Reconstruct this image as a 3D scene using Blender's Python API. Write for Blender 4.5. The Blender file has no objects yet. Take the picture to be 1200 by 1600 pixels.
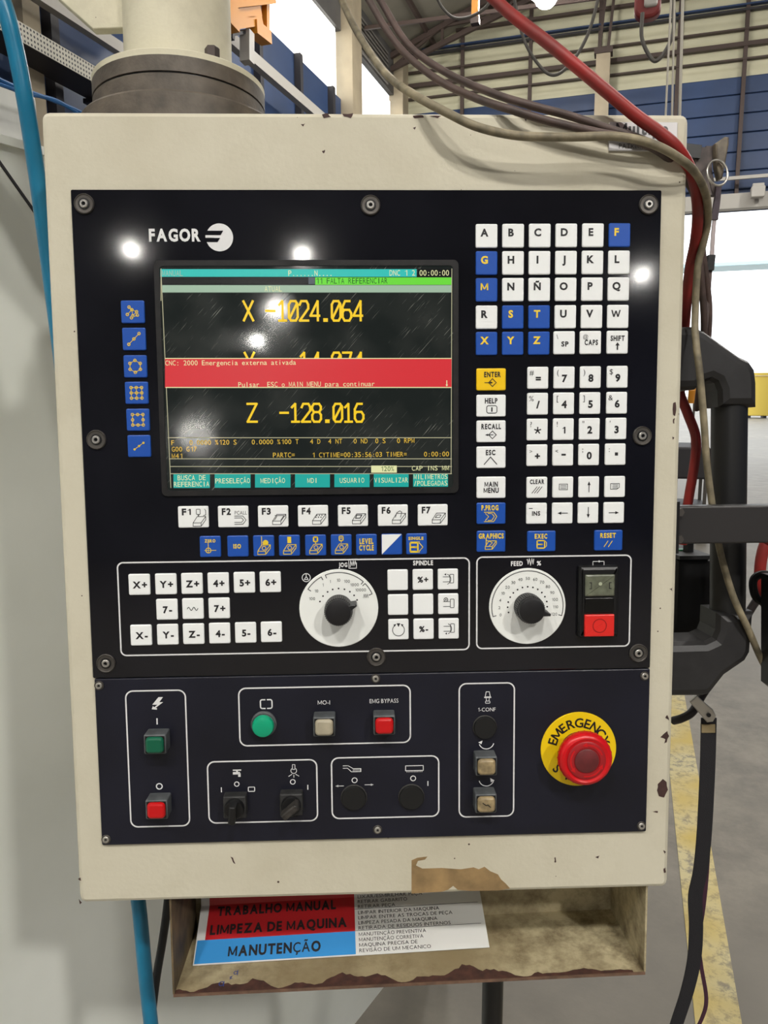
import bpy, math, random
from mathutils import Vector, Matrix
random.seed(7)
scn = bpy.context.scene
COL = scn.collection
R = math.radians

# ------------------------------------------------------------------ camera
# cabinet frame: x right, y into the scene, z up; front face is y = 0, origin at its lower left corner
TILT = R(-4.0)                                    # the cabinet leans back a little
CAB = Matrix.Translation((0, 0, 1.06)) @ Matrix.Rotation(TILT, 4, 'X')
F_PX = 1200.0
CAM_L = Vector((0.2441, -0.63, 0.3933))
P_, Y_, R_ = R(-5.42), R(1.796), R(-0.515)
fwd = Vector((math.sin(Y_)*math.cos(P_), math.cos(Y_)*math.cos(P_), math.sin(P_)))
rt0 = Vector((math.cos(Y_), -math.sin(Y_), 0)); up0 = rt0.cross(fwd)
rt = math.cos(R_)*rt0 + math.sin(R_)*up0; up = -math.sin(R_)*rt0 + math.cos(R_)*up0
camL = Matrix((( rt.x, up.x, -fwd.x, CAM_L.x), (rt.y, up.y, -fwd.y, CAM_L.y), (rt.z, up.z, -fwd.z, CAM_L.z), (0, 0, 0, 1)))
cd = bpy.data.cameras.new('camera'); cam = bpy.data.objects.new('camera', cd); COL.objects.link(cam)
cam.matrix_world = CAB @ camL
cd.sensor_fit = 'HORIZONTAL'; cd.sensor_width = 36; cd.lens = 36*F_PX/1200
cd.clip_start = 0.02; cd.clip_end = 300
scn.camera = cam
CAM_W = CAB @ CAM_L

# ------------------------------------------------------------------ world, exposure
w = bpy.data.worlds.new('daylight'); scn.world = w; w.use_nodes = True
w.node_tree.nodes['Background'].inputs[0].default_value = (0.93, 0.97, 1.0, 1)
w.node_tree.nodes['Background'].inputs[1].default_value = 2.6
scn.view_settings.view_transform = 'Standard'; scn.view_settings.look = 'None'
scn.view_settings.exposure = 0.0; scn.view_settings.gamma = 1.0; scn.view_settings.use_curve_mapping = False
LAMP_GLOW = 540.0      # radiance of a lamp's refractor

# ------------------------------------------------------------------ frames
def u(px, py, y=0.0):
    """point of the cabinet's plane y that the photograph shows at a pixel"""
    d = rt*((px-600)/F_PX) + up*(-(py-800)/F_PX) + fwd
    return CAM_L + d*((y-CAM_L.y)/d.y)
def wd(px, py, y): return CAB @ u(px, py, y)
TH = R(19.4)
HA = Vector((math.sin(TH), math.cos(TH), 0)); HB = Vector((math.cos(TH), -math.sin(TH), 0))
HALL = Matrix(((HB.x, HA.x, 0, CAM_W.x), (HB.y, HA.y, 0, CAM_W.y), (0, 0, 1, 0), (0, 0, 0, 1)))   # hall frame: x lateral, y along the hall, z up
HINV = HALL.inverted()
def hray(px, py):
    d = rt*((px-600)/F_PX) + up*(-(py-800)/F_PX) + fwd
    return (HINV.to_3x3() @ (CAB.to_3x3() @ d))
HC = HINV @ CAM_W
def on_far(px, py, D): d = hray(px, py); return HC + d*(D/d.y)
def on_left(px, py, L): d = hray(px, py); return HC + d*(L/d.x)

# ------------------------------------------------------------------ materials
def lin(c):
    c = c/255.0
    return c/12.92 if c <= 0.04045 else ((c+0.055)/1.055)**2.4
def rgb(r, g, b): return (lin(r), lin(g), lin(b), 1)
MATS = {}
def mat(name, col, rough=0.5, metal=0.0, vary=0.0, vscale=6.0, bump=0.0, bscale=80.0, emit=None, estr=1.0, spec=0.5, col2=None, coat=0.0, stretch=None, rvary=0.0):
    if name in MATS: return MATS[name]
    m = bpy.data.materials.new(name); m.use_nodes = True; nt = m.node_tree; n = nt.nodes; l = nt.links
    b = n['Principled BSDF']
    b.inputs['Base Color'].default_value = rgb(*col); b.inputs['Roughness'].default_value = rough; b.inputs['Metallic'].default_value = metal
    b.inputs['Specular IOR Level'].default_value = spec; b.inputs['Coat Weight'].default_value = coat
    if emit: b.inputs['Emission Color'].default_value = rgb(*emit); b.inputs['Emission Strength'].default_value = estr
    tc = n.new('ShaderNodeTexCoord'); vec = tc.outputs['Object']
    if stretch:
        mp = n.new('ShaderNodeMapping'); mp.inputs['Scale'].default_value = stretch; l.new(vec, mp.inputs[0]); vec = mp.outputs[0]
    if vary > 0:
        t = n.new('ShaderNodeTexNoise'); t.inputs['Scale'].default_value = vscale; t.inputs['Detail'].default_value = 5; l.new(vec, t.inputs['Vector'])
        cr = n.new('ShaderNodeValToRGB'); cr.color_ramp.elements[0].position = 0.3; cr.color_ramp.elements[1].position = 0.7
        c2 = rgb(*(col2 or tuple(max(0, c*(1-vary)) for c in col)))
        cr.color_ramp.elements[0].color = c2; cr.color_ramp.elements[1].color = rgb(*col)
        l.new(t.outputs['Fac'], cr.inputs[0]); l.new(cr.outputs[0], b.inputs['Base Color'])
        if rvary:
            mr = n.new('ShaderNodeMapRange'); mr.inputs['To Min'].default_value = rough; mr.inputs['To Max'].default_value = rough+rvary
            l.new(t.outputs['Fac'], mr.inputs[0]); l.new(mr.outputs[0], b.inputs['Roughness'])
    if bump > 0:
        t2 = n.new('ShaderNodeTexNoise'); t2.inputs['Scale'].default_value = bscale; t2.inputs['Detail'].default_value = 3; l.new(vec, t2.inputs['Vector'])
        bp = n.new('ShaderNodeBump'); bp.inputs['Strength'].default_value = bump; bp.inputs['Distance'].default_value = 0.002
        l.new(t2.outputs['Fac'], bp.inputs['Height']); l.new(bp.outputs[0], b.inputs['Normal'])
    MATS[name] = m
    return m
def paint_mat(name, col, dirt, speck, rough=0.6, dscale=5.0, damt=0.6, sscale=60.0, sth=0.09):
    """old paint: soft grime from noise, tiny chipped specks from voronoi cells"""
    m = mat(name, col, rough, bump=0.12, bscale=220, spec=0.3)
    nt = m.node_tree; n = nt.nodes; l = nt.links; b = n['Principled BSDF']
    tc = n.new('ShaderNodeTexCoord')
    t = n.new('ShaderNodeTexNoise'); t.inputs['Scale'].default_value = dscale; t.inputs['Detail'].default_value = 7; t.inputs['Roughness'].default_value = 0.65
    l.new(tc.outputs['Object'], t.inputs['Vector'])
    mr = n.new('ShaderNodeMapRange'); mr.inputs['From Min'].default_value = 0.45; mr.inputs['From Max'].default_value = 0.8; mr.inputs['To Max'].default_value = damt
    l.new(t.outputs['Fac'], mr.inputs[0])
    mx = n.new('ShaderNodeMix'); mx.data_type = 'RGBA'; mx.inputs['A'].default_value = rgb(*col); mx.inputs['B'].default_value = rgb(*dirt)
    l.new(mr.outputs[0], mx.inputs['Factor'])
    v = n.new('ShaderNodeTexVoronoi'); v.inputs['Scale'].default_value = sscale; l.new(tc.outputs['Object'], v.inputs['Vector'])
    t3 = n.new('ShaderNodeTexNoise'); t3.inputs['Scale'].default_value = 9; l.new(tc.outputs['Object'], t3.inputs['Vector'])
    ms = n.new('ShaderNodeMath'); ms.operation = 'MULTIPLY'; ms.inputs[1].default_value = 2.2*sth
    pw = n.new('ShaderNodeMath'); pw.operation = 'POWER'; pw.inputs[1].default_value = 3.0; l.new(t3.outputs['Fac'], pw.inputs[0]); l.new(pw.outputs[0], ms.inputs[0])
    lt = n.new('ShaderNodeMath'); lt.operation = 'LESS_THAN'; l.new(v.outputs['Distance'], lt.inputs[0]); l.new(ms.outputs[0], lt.inputs[1])
    mx2 = n.new('ShaderNodeMix'); mx2.data_type = 'RGBA'; mx2.inputs['B'].default_value = rgb(*speck)
    l.new(mx.outputs['Result'], mx2.inputs['A']); l.new(lt.outputs[0], mx2.inputs['Factor']); l.new(mx2.outputs['Result'], b.inputs['Base Color'])
    return m
def worn_mat(name, col, under, scale, th0, th1, rough=0.6, col2=None):
    """coating worn through to what is below it"""
    m = mat(name, col, rough, bump=0.2, bscale=60); nt = m.node_tree; n = nt.nodes; l = nt.links; b = n['Principled BSDF']
    tc = n.new('ShaderNodeTexCoord')
    t = n.new('ShaderNodeTexNoise'); t.inputs['Scale'].default_value = scale; t.inputs['Detail'].default_value = 8; t.inputs['Roughness'].default_value = 0.7; l.new(tc.outputs['Object'], t.inputs['Vector'])
    cr = n.new('ShaderNodeValToRGB'); cr.color_ramp.elements[0].position = th0; cr.color_ramp.elements[1].position = th1
    cr.color_ramp.elements[0].color = rgb(*under); cr.color_ramp.elements[1].color = rgb(*col)
    src = cr.outputs[0]
    l.new(t.outputs['Fac'], cr.inputs[0])
    if col2:
        t2 = n.new('ShaderNodeTexNoise'); t2.inputs['Scale'].default_value = scale*0.12; l.new(tc.outputs['Object'], t2.inputs['Vector'])
        mr = n.new('ShaderNodeMapRange'); mr.inputs['From Min'].default_value = 0.4; mr.inputs['From Max'].default_value = 0.65; l.new(t2.outputs['Fac'], mr.inputs[0])
        mx = n.new('ShaderNodeMix'); mx.data_type = 'RGBA'; mx.inputs['B'].default_value = rgb(*col2); l.new(mr.outputs[0], mx.inputs['Factor']); l.new(src, mx.inputs['A']); src = mx.outputs['Result']
    l.new(src, b.inputs['Base Color'])
    return m
def glow(name, col, s=1.0, rough=0.25):
    return mat(name, (4, 4, 4), rough, emit=col, estr=s, spec=0.35)

paint = paint_mat('cabinet_paint', (206, 200, 180), (172, 163, 138), (70, 52, 45))
tray_paint = worn_mat('grimy_tray_paint', (190, 178, 144), (104, 90, 66), 40, 0.32, 0.6, col2=(140, 124, 92))
plate_m = mat('black_plate', (24, 24, 30), 0.03, vary=0.35, vscale=9, bump=0.012, bscale=10, rvary=0.09, spec=0.5)
plate2_m = mat('navy_plate', (25, 26, 40), 0.32, vary=0.3, vscale=12, bump=0.03, bscale=300, rvary=0.15, spec=0.4)
key_w = mat('white_key', (242, 244, 243), 0.35)
key_b = mat('blue_key', (20, 78, 172), 0.4)
key_y = mat('yellow_key', (246, 200, 6), 0.4)
ink_k = mat('black_print', (22, 20, 24), 0.5)
ink_w = mat('white_print', (226, 226, 226), 0.5)
ink_y = mat('yellow_print', (240, 206, 50), 0.5)
ink_g = mat('grey_print', (70, 70, 72), 0.5)
steel = mat('screw_steel', (205, 202, 196), 0.35, metal=0.9)
steel_d = mat('dull_washer_steel', (96, 92, 88), 0.5, metal=0.8)
black_p = mat('black_plastic', (18, 18, 19), 0.38)
black_r = mat('black_rubber', (26, 25, 26), 0.6, vary=0.3, vscale=40)
grey_p = mat('grey_plastic', (96, 100, 102), 0.42, vary=0.35, vscale=90)
red_l = mat('red_lens', (196, 12, 18), 0.3)
green_l = mat('dark_green_lens', (10, 92, 66), 0.3)
green2_l = mat('bright_green_lens', (10, 160, 118), 0.35)
cream_l = mat('cream_lens', (186, 176, 152), 0.35, vary=0.15, vscale=60)
amber_l = mat('old_cream_lens', (170, 150, 112), 0.35, vary=0.35, vscale=160)
dial_w = mat('dial_white', (240, 242, 238), 0.4)
chip_m = mat('chipped_primer', (74, 48, 44), 0.7, vary=0.3, vscale=90)
bare_m = mat('bare_brown_patch', (166, 136, 92), 0.65, vary=0.25, vscale=60)
rust_m = mat('rust', (84, 52, 42), 0.75, vary=0.35, vscale=120)

# ------------------------------------------------------------------ mesh helpers
class MB:
    def __init__(s): s.v = []; s.f = []; s.pris = False
    def add(s, vs, fs):
        o = len(s.v); s.v += [tuple(p) for p in vs]; s.f += [tuple(i+o for i in f) for f in fs]; return s
    def box(s, c, d, M=None):
        x, y, z = d[0]/2, d[1]/2, d[2]/2
        vs = [Vector((c[0]+i*x, c[1]+j*y, c[2]+k*z)) for i in (-1, 1) for j in (-1, 1) for k in (-1, 1)]
        if M: vs = [M @ p for p in vs]
        return s.add(vs, [(0, 1, 3, 2), (4, 6, 7, 5), (0, 4, 5, 1), (2, 3, 7, 6), (0, 2, 6, 4), (1, 5, 7, 3)])
    def bar(s, a, b, wx, wz, upv=(0, 0, 1)):
        a = Vector(a); b = Vector(b); d = (b-a).normalized(); upv = Vector(upv)
        if abs(d.dot(upv)) > 0.99: upv = Vector((0, 1, 0))
        sx = d.cross(upv).normalized()*wx/2; sz = sx.cross(d).normalized()*wz/2
        vs = [a-sx-sz, a+sx-sz, a+sx+sz, a-sx+sz, b-sx-sz, b+sx-sz, b+sx+sz, b-sx+sz]
        return s.add(vs, [(3, 2, 1, 0), (4, 5, 6, 7), (0, 1, 5, 4), (1, 2, 6, 5), (2, 3, 7, 6), (3, 0, 4, 7)])
    def lathe(s, prof, c=(0, 0, 0), axis='z', n=32, cap=True):
        """profile of (radius, height); axis z up, or y pointing to the viewer (-y)"""
        vs = []; fs = []
        for r, h in prof:
            for i in range(n):
                a = 2*math.pi*i/n; p, q = r*math.cos(a), r*math.sin(a)
                vs.append((c[0]+p, c[1]+q, c[2]+h) if axis == 'z' else (c[0]+p, c[1]-h, c[2]+q))
        for k in range(len(prof)-1):
            for i in range(n):
                j = (i+1) % n; fs.append((k*n+i, k*n+j, (k+1)*n+j, (k+1)*n+i))
        if cap:
            fs.append(tuple(range(n))[::-1]); fs.append(tuple(range((len(prof)-1)*n, len(prof)*n)))
        return s.add(vs, fs)
    def tube(s, pts, r, n=10, cap=True):
        pts = [Vector(p) for p in pts]; rs = r if isinstance(r, (list, tuple)) else [r]*len(pts)
        vs = []; fs = []; prev = None
        for i, p in enumerate(pts):
            t = (pts[min(i+1, len(pts)-1)]-pts[max(i-1, 0)]).normalized()
            if prev is None:
                nrm = t.orthogonal().normalized()
            else:
                nrm = (prev - t*prev.dot(t)).normalized()
            prev = nrm; bn = t.cross(nrm)
            for k in range(n):
                a = 2*math.pi*k/n; vs.append(p+nrm*(rs[i]*math.cos(a))+bn*(rs[i]*math.sin(a)))
        for i in range(len(pts)-1):
            for k in range(n):
                j = (k+1) % n; fs.append((i*n+k, i*n+j, (i+1)*n+j, (i+1)*n+k))
        if cap: fs.append(tuple(range(n))[::-1]); fs.append(tuple(range((len(pts)-1)*n, len(pts)*n)))
        return s.add(vs, fs)
    def prism(s, poly, y0, y1, bev=0.0):
        """polygon in x,z (counter-clockwise seen from -y) between y0 (front, nearer) and y1"""
        n = len(poly); vs = []; fs = []; s.pris = True
        cx = sum(p[0] for p in poly)/n; cz = sum(p[1] for p in poly)/n
        def ins(d):
            out = []
            for i in range(n):
                a = Vector(poly[i-1]); b = Vector(poly[i]); c = Vector(poly[(i+1) % n])
                e1 = (b-a).normalized(); e2 = (c-b).normalized()
                n1 = Vector((-e1.y, e1.x)); n2 = Vector((-e2.y, e2.x)); m = n1+n2
                m = m/(max(0.3, m.dot(n1))) if m.length > 1e-6 else n1
                out.append(b+m*d)
            return out
        rings = [(poly, y1)]
        if bev > 0: rings += [(poly, y0+bev), ([tuple(p) for p in ins(bev*0.35)], y0+bev*0.35), ([tuple(p) for p in ins(bev)], y0)]
        else: rings += [(poly, y0)]
        for pl, y in rings: vs += [(p[0], y, p[1]) for p in pl]
        k = len(rings)
        for q in range(k-1):
            for i in range(n):
                j = (i+1) % n; fs.append((q*n+i, q*n+j, (q+1)*n+j, (q+1)*n+i))
        fs.append(tuple(range((k-1)*n, k*n))); fs.append(tuple(range(n))[::-1])
        return s.add(vs, fs)
    def mesh(s, name, m, smooth=35):
        me = bpy.data.meshes.new(name); me.from_pydata(s.v, [], s.f); me.update()
        me.materials.append(m)
        if smooth:
            me.polygons.foreach_set('use_smooth', [True]*len(me.polygons)); me.set_sharp_from_angle(angle=R(min(smooth, 20) if s.pris else smooth))
        return me
    def build(s, name, m, parent=None, smooth=35, loc=None):
        return link(name, s.mesh(name, m, smooth), parent, loc)
def link(name, me, parent=None, loc=None):
    o = bpy.data.objects.new(name, me); COL.objects.link(o)
    if parent: o.parent = parent
    if loc is not None: o.location = loc
    return o
def rrect(wd_, h, r, seg=5, cx=0, cz=0):
    pts = []
    for (sx, sz, a0) in ((1, -1, -90), (1, 1, 0), (-1, 1, 90), (-1, -1, 180)):
        for i in range(seg+1):
            a = R(a0+90*i/seg); pts.append((cx+sx*(wd_/2-r)+r*math.cos(a), cz+sz*(h/2-r)+r*math.sin(a)))
    return pts
def spline(pts, n=8):
    pts = [Vector(p) for p in pts]; out = []
    for i in range(len(pts)-1):
        p0 = pts[max(i-1, 0)]; p1 = pts[i]; p2 = pts[i+1]; p3 = pts[min(i+2, len(pts)-1)]
        for k in range(n):
            t = k/n; out.append(0.5*((2*p1)+(p2-p0)*t+(2*p0-5*p1+4*p2-p3)*t*t+(3*p1-p0-3*p2+p3)*t**3))
    out.append(pts[-1]); return out
def thing(name, label, cat, mw=None, group=None):
    o = bpy.data.objects.new(name, None); COL.objects.link(o); o.empty_display_size = 0.05
    if mw is not None: o.matrix_world = mw
    o['label'] = label; o['category'] = cat
    if group: o['group'] = group
    return o
def tag(o, label, cat, group=None):
    o['label'] = label; o['category'] = cat
    if group: o['group'] = group
    return o
def struct(o, label=None):
    o['kind'] = 'structure'
    if label: o['label'] = label
    return o

# ------------------------------------------------------------------ lettering: built-in font, one mesh per glyph, cached
GL = {}
def _glyphs(chars, bold):
    dg = None
    for ch in chars:
        c = bpy.data.curves.new('g', 'FONT'); c.body = ch; c.size = 1; c.resolution_u = 3; c.fill_mode = 'FRONT'; c.offset = bold
        o = bpy.data.objects.new('g', c); COL.objects.link(o)
        bpy.context.view_layer.update(); dg = bpy.context.evaluated_depsgraph_get()
        me = bpy.data.meshes.new_from_object(o.evaluated_get(dg))
        vs = [(v.co.x, v.co.y) for v in me.vertices]; fs = [tuple(p.vertices) for p in me.polygons]
        GL[(ch, bold)] = (vs, fs)
        bpy.data.objects.remove(o); bpy.data.curves.remove(c); bpy.data.meshes.remove(me)
CH = "ABCDEFGHIJKLMNOPQRSTUVWXYZabcdefghijklmnopqrstuvwxyz0123456789#=()$%/[]&?*!\"',.:;+-<>@\\ÇÃÑ_"
_glyphs(CH, 0.0); _glyphs("ABCDEFGHIJKLMNOPQRSTUVWXYZÑ0123456789=/*+-.%&#()[]!?'\";:<>$MultipeaiÇÃ", 0.042); _glyphs("MWÃÇ", 0.012); _glyphs("EMRGNCYSTOP", 0.02)
def _stroke_glyph(ch, strokes, wx, t):
    v_ = []; f_ = []; hv = GL[('H', 0.0)][0]; h_ = max(p[1] for p in hv)-min(p[1] for p in hv); b0 = min(p[1] for p in hv)
    for (a, b) in strokes:
        a = Vector((a[0]*wx*h_, b0+a[1]*h_)); b = Vector((b[0]*wx*h_, b0+b[1]*h_)); d = (b-a).normalized()
        n_ = Vector((-d.y, d.x))*t*h_/2 if abs(d.x) < 0.02 else Vector((t*h_/2*(1.0 if abs(d.y) > 0.3 else 0), t*h_/2*(0 if abs(d.y) > 0.3 else 1)))
        o_ = len(v_); v_ += [tuple(a-n_), tuple(b-n_), tuple(b+n_), tuple(a+n_)]; f_.append((o_, o_+1, o_+2, o_+3))
    return v_, f_
for b_, t_ in ((0.0, 0.115), (0.012, 0.2), (0.042, 0.2)):
    GL[('M', b_)] = _stroke_glyph('M', [((0, 0), (0, 1)), ((1, 0), (1, 1)), ((0, 1), (0.5, 0.12)), ((0.5, 0.12), (1, 1))], 0.92, t_)
    GL[('W', b_)] = _stroke_glyph('W', [((0, 1), (0.25, 0)), ((0.25, 0), (0.5, 0.9)), ((0.5, 0.9), (0.75, 0)), ((0.75, 0), (1, 1))], 1.22, t_)
    GL[('1', b_)] = _stroke_glyph('1', [((0.6, 0), (0.6, 1)), ((0.0, 0.72), (0.55, 0.94))], 0.5, t_)
_hv = GL[('H', 0.0)][0]; CAPH = max(p[1] for p in _hv)-min(p[1] for p in _hv); BASE = min(p[1] for p in _hv)

BIG = {'0': [[(0, .18), (.22, 0), (.78, 0), (1, .18), (1, .82), (.78, 1), (.22, 1), (0, .82), (0, .18)], [(.05, .1), (.95, .9)]],
       '1': [[(.1, .8), (.5, 1), (.5, 0)], [(.08, 0), (.92, 0)]],
       '2': [[(0, .8), (.2, 1), (.8, 1), (1, .82), (1, .62), (0, 0), (1, 0)]],
       '4': [[(.85, 0), (.85, 1), (0, .25), (1.05, .25)]],
       '6': [[(.85, 1), (.3, 1), (0, .7), (0, .18), (.22, 0), (.78, 0), (1, .18), (1, .38), (.78, .55), (.2, .55), (0, .42)]],
       '7': [[(0, 1), (1, 1), (.35, 0)]],
       '8': [[(.2, .54), (0, .7), (0, .85), (.2, 1), (.8, 1), (1, .85), (1, .7), (.8, .54), (.2, .54), (0, .38), (0, .15), (.2, 0), (.8, 0), (1, .15), (1, .38), (.8, .54)]],
       '.': [[(.38, .03), (.62, .03)]], '-': [[(0, .5), (1, .5)]],
       'X': [[(0, 0), (1, 1)], [(0, 1), (1, 0)]], 'Y': [[(0, 1), (.5, .5), (1, 1)], [(.5, .5), (.5, 0)]], 'Z': [[(0, 1), (1, 1), (0, 0), (1, 0)]]}

class Ink:
    """flat print in the x,z plane; origin and unit chosen by the caller"""
    def __init__(s, k=1.0): s.v = []; s.f = []; s.k = k
    def poly(s, pts):
        o = len(s.v); s.v += [(p[0]*s.k, p[1]*s.k) for p in pts]; s.f.append(tuple(range(o, o+len(pts)))); return s
    def rect(s, x0, z0, x1, z1): return s.poly([(x0, z0), (x1, z0), (x1, z1), (x0, z1)])
    def line(s, pts, w_, close=False):
        pts = [Vector(p) for p in pts]
        if close: pts.append(pts[0])
        for a, b in zip(pts, pts[1:]):
            d = b-a
            if d.length < 1e-9: continue
            d.normalize(); n = Vector((-d.y, d.x))*w_/2; e = d*w_*0.35
            s.poly([a-n-e, b-n+e, b+n+e, a+n-e])
        return s
    def arc(s, cx, cz, r, a0, a1, w_, n=24):
        ps = [R(a0+(a1-a0)*i/n) for i in range(n+1)]
        for a, b in zip(ps, ps[1:]):
            s.poly([(cx+(r-w_/2)*math.cos(a), cz+(r-w_/2)*math.sin(a)), (cx+(r+w_/2)*math.cos(a), cz+(r+w_/2)*math.sin(a)),
                    (cx+(r+w_/2)*math.cos(b), cz+(r+w_/2)*math.sin(b)), (cx+(r-w_/2)*math.cos(b), cz+(r-w_/2)*math.sin(b))])
        return s
    def ring(s, cx, cz, r, w_, n=16): return s.arc(cx, cz, r, 0, 360, w_, n)
    def disc(s, cx, cz, r, n=14): return s.poly([(cx+r*math.cos(2*math.pi*i/n), cz+r*math.sin(2*math.pi*i/n)) for i in range(n)])
    def rframe(s, x0, z0, x1, z1, r, w_):
        s.line([(x0+r, z0), (x1-r, z0)], w_); s.line([(x0+r, z1), (x1-r, z1)], w_); s.line([(x0, z0+r), (x0, z1-r)], w_); s.line([(x1, z0+r), (x1, z1-r)], w_)
        s.arc(x0+r, z0+r, r, 180, 270, w_, 6); s.arc(x1-r, z0+r, r, 270, 360, w_, 6); s.arc(x1-r, z1-r, r, 0, 90, w_, 6); s.arc(x0+r, z1-r, r, 90, 180, w_, 6)
        return s
    def text(s, t, x, z, h, align='c', sx=1.0, bold=0.042, gap=0.11, rot=0.0, fit=None):
        """one line, centred on z; h = capital height"""
        k = h/CAPH; pos = []; cx = 0
        for ch in t:
            if ch == ' ': cx += 0.32; continue
            vs, fs = GL.get((ch, (min(bold, 0.012) if ch in 'MWÃÇ' else bold))) or GL[(ch, 0.0)]
            if not vs: continue
            x0 = min(p[0] for p in vs); x1 = max(p[0] for p in vs)
            pos.append((vs, fs, cx-x0)); cx += (x1-x0)+gap
        W_ = cx-gap
        if fit: sx = fit/(W_*k)
        off = {'c': -W_/2, 'l': 0, 'r': -W_}[align]
        ca, sa = math.cos(rot), math.sin(rot)
        for vs, fs, dx in pos:
            o = len(s.v)
            for p in vs:
                a = (p[0]+dx+off)*k*sx; b = (p[1]-BASE)*k-h/2
                s.v.append(((x+a*ca-b*sa)*s.k, (z+a*sa+b*ca)*s.k))
            s.f += [tuple(i+o for i in f) for f in fs]
        return s
    def mono(s, t, x, z, h, cell, bold=0.0):
        for i, ch in enumerate(t):
            if ch == ' ': continue
            vs, fs = GL.get((ch, (min(bold, 0.012) if ch in 'MWÃÇ' else bold))) or GL[(ch, 0.0)]
            if not vs: continue
            x0 = min(p[0] for p in vs); x1 = max(p[0] for p in vs); k = h/CAPH
            sx = min(cell*0.82/max(0.05, (x1-x0)), k*1.1)
            o = len(s.v); mx = (x0+x1)/2
            s.v += [((x+cell*(i+0.5)+(p[0]-mx)*sx)*s.k, (z+(p[1]-BASE)*k-h/2)*s.k) for p in vs]
            s.f += [tuple(q+o for q in f) for f in fs]
        return s
    def big(s, ch, x, z, w_, h, t):
        for st in BIG[ch]: s.line([(x+p[0]*w_, z+p[1]*h) for p in st], t*(1.6 if ch == '.' else 1))
        return s
    def build(s, name, m, parent, y, loc=(0, 0, 0), fn=None):
        me = bpy.data.meshes.new(name)
        me.from_pydata([fn(p) if fn else (p[0], y, p[1]) for p in s.v], [], s.f); me.update(); me.materials.append(m)
        return link(name, me, parent, loc)

# ================================================================== THE HALL
concrete = worn_mat('concrete_floor', (142, 135, 123), (104, 99, 91), 5.0, 0.32, 0.68, rough=0.55, col2=(118, 113, 104))
blue_clad = mat('blue_cladding', (46, 70, 112), 0.5, vary=0.25, vscale=0.8)
beige_clad = mat('cream_cladding', (206, 202, 172), 0.6, vary=0.12, vscale=0.7)
brown_st = mat('brown_steel', (72, 58, 52), 0.6)
roof_m = mat('roof_underside', (150, 144, 128), 0.7, vary=0.25, vscale=0.6)
grey_st = mat('pale_grey_steel', (176, 172, 164), 0.5)
pale_col = mat('pale_column', (180, 166, 140), 0.6, vary=0.15, vscale=2)
orange_st = mat('orange_crane_paint', (206, 134, 30), 0.5)
dark_st = mat('dark_steel', (44, 42, 46), 0.6)
day = mat('daylit_window_sheet', (230, 230, 225), 0.4, emit=(255, 252, 244), estr=3.0)

def hbox(name, lo, hi, m, parent=None):
    c = [(a+b)/2 for a, b in zip(lo, hi)]; d = [abs(b-a) for a, b in zip(lo, hi)]
    return MB().box((0, 0, 0), d).build(name, m, parent, smooth=0, loc=c)
def hroot(o): o.matrix_world = HALL @ o.matrix_world.copy() if False else HALL @ Matrix.Translation(o.location); return o
DF, LL, LR, DB, EAVE, RIDGE, SL = 17.0, -5.0, 13.0, -17.0, 8.25, 4.0, 0.385
fl = hroot(hbox('floor', (-30, DB-1, -0.1), (40, 90, 0), concrete)); struct(fl, 'grey worn concrete workshop floor')
# yellow floor line, worn
ylw = worn_mat('worn_yellow_line', (198, 186, 140), (140, 132, 114), 34, 0.40, 0.52, col2=(196, 172, 92))
MB().box((0, 0, 0), (0.105, 15.2, 0.002)).build('floor_marking', ylw, fl, smooth=0, loc=(0.265-5, 8.1-(DB-1+90)/2, 0.0512))

# far wall: blue boards below, cream corrugated sheets above, door opening in the blue
wf = hroot(hbox('wall_far', (LL, DF+0.12, 7.22), (LR, DF+0.16, EAVE), dark_st)); struct(wf, 'far gable wall of blue boards and cream corrugated sheets')
WF0 = Vector(((LL+LR)/2, DF+0.14, (7.22+EAVE)/2))
DOOR = (-0.2, 5.2, 4.78)
bh = 0.345; z = 0.0; k = 0; bmeshes = {}
def board(x0, x1, z0, z1, parent, base, y0=DF, y1=DF+0.12, m=blue_clad, nm='cladding_board'):
    key = (round(x1-x0, 3), round(z1-z0, 3), m.name)
    if key not in bmeshes: bmeshes[key] = MB().prism([(-(x1-x0)/2, -(z1-z0)/2+0.008), ((x1-x0)/2, -(z1-z0)/2+0.008), ((x1-x0)/2, (z1-z0)/2-0.008), (-(x1-x0)/2, (z1-z0)/2-0.008)], -0.02, 0.02, 0.012).mesh(nm, m, 0)
    return link(nm, bmeshes[key], parent, Vector(((x0+x1)/2, y0+0.05, (z0+z1)/2))-base)
while z < 7.2:
    z1 = min(z+bh, 7.22)
    if z1 <= DOOR[2]+0.05:
        board(LL, DOOR[0], z, z1, wf, WF0); board(DOOR[1], LR, z, z1, wf, WF0)
    else:
        board(LL, LR, z, z1, wf, WF0)
    z = z1
def backing(x0, x1, z0, z1): hbox('backing_sheet', Vector((x0, DF+0.08, z0))-WF0, Vector((x1, DF+0.12, z1))-WF0, blue_clad, wf)
backing(LL, DOOR[0], 0, 7.22); backing(DOOR[1], LR, 0, 7.22); backing(DOOR[0], DOOR[1], DOOR[2], 7.22)
def roof_z(x): return EAVE+(x-LL)*SL if x < RIDGE else EAVE+(RIDGE-LL)*SL-(x-RIDGE)*SL
mull = [LL, -3.6, -2.2, -0.85, 0.62, 1.8, 3.15, 4.5, 6.0, 7.6, 9.2, 11.0, LR]
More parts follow.
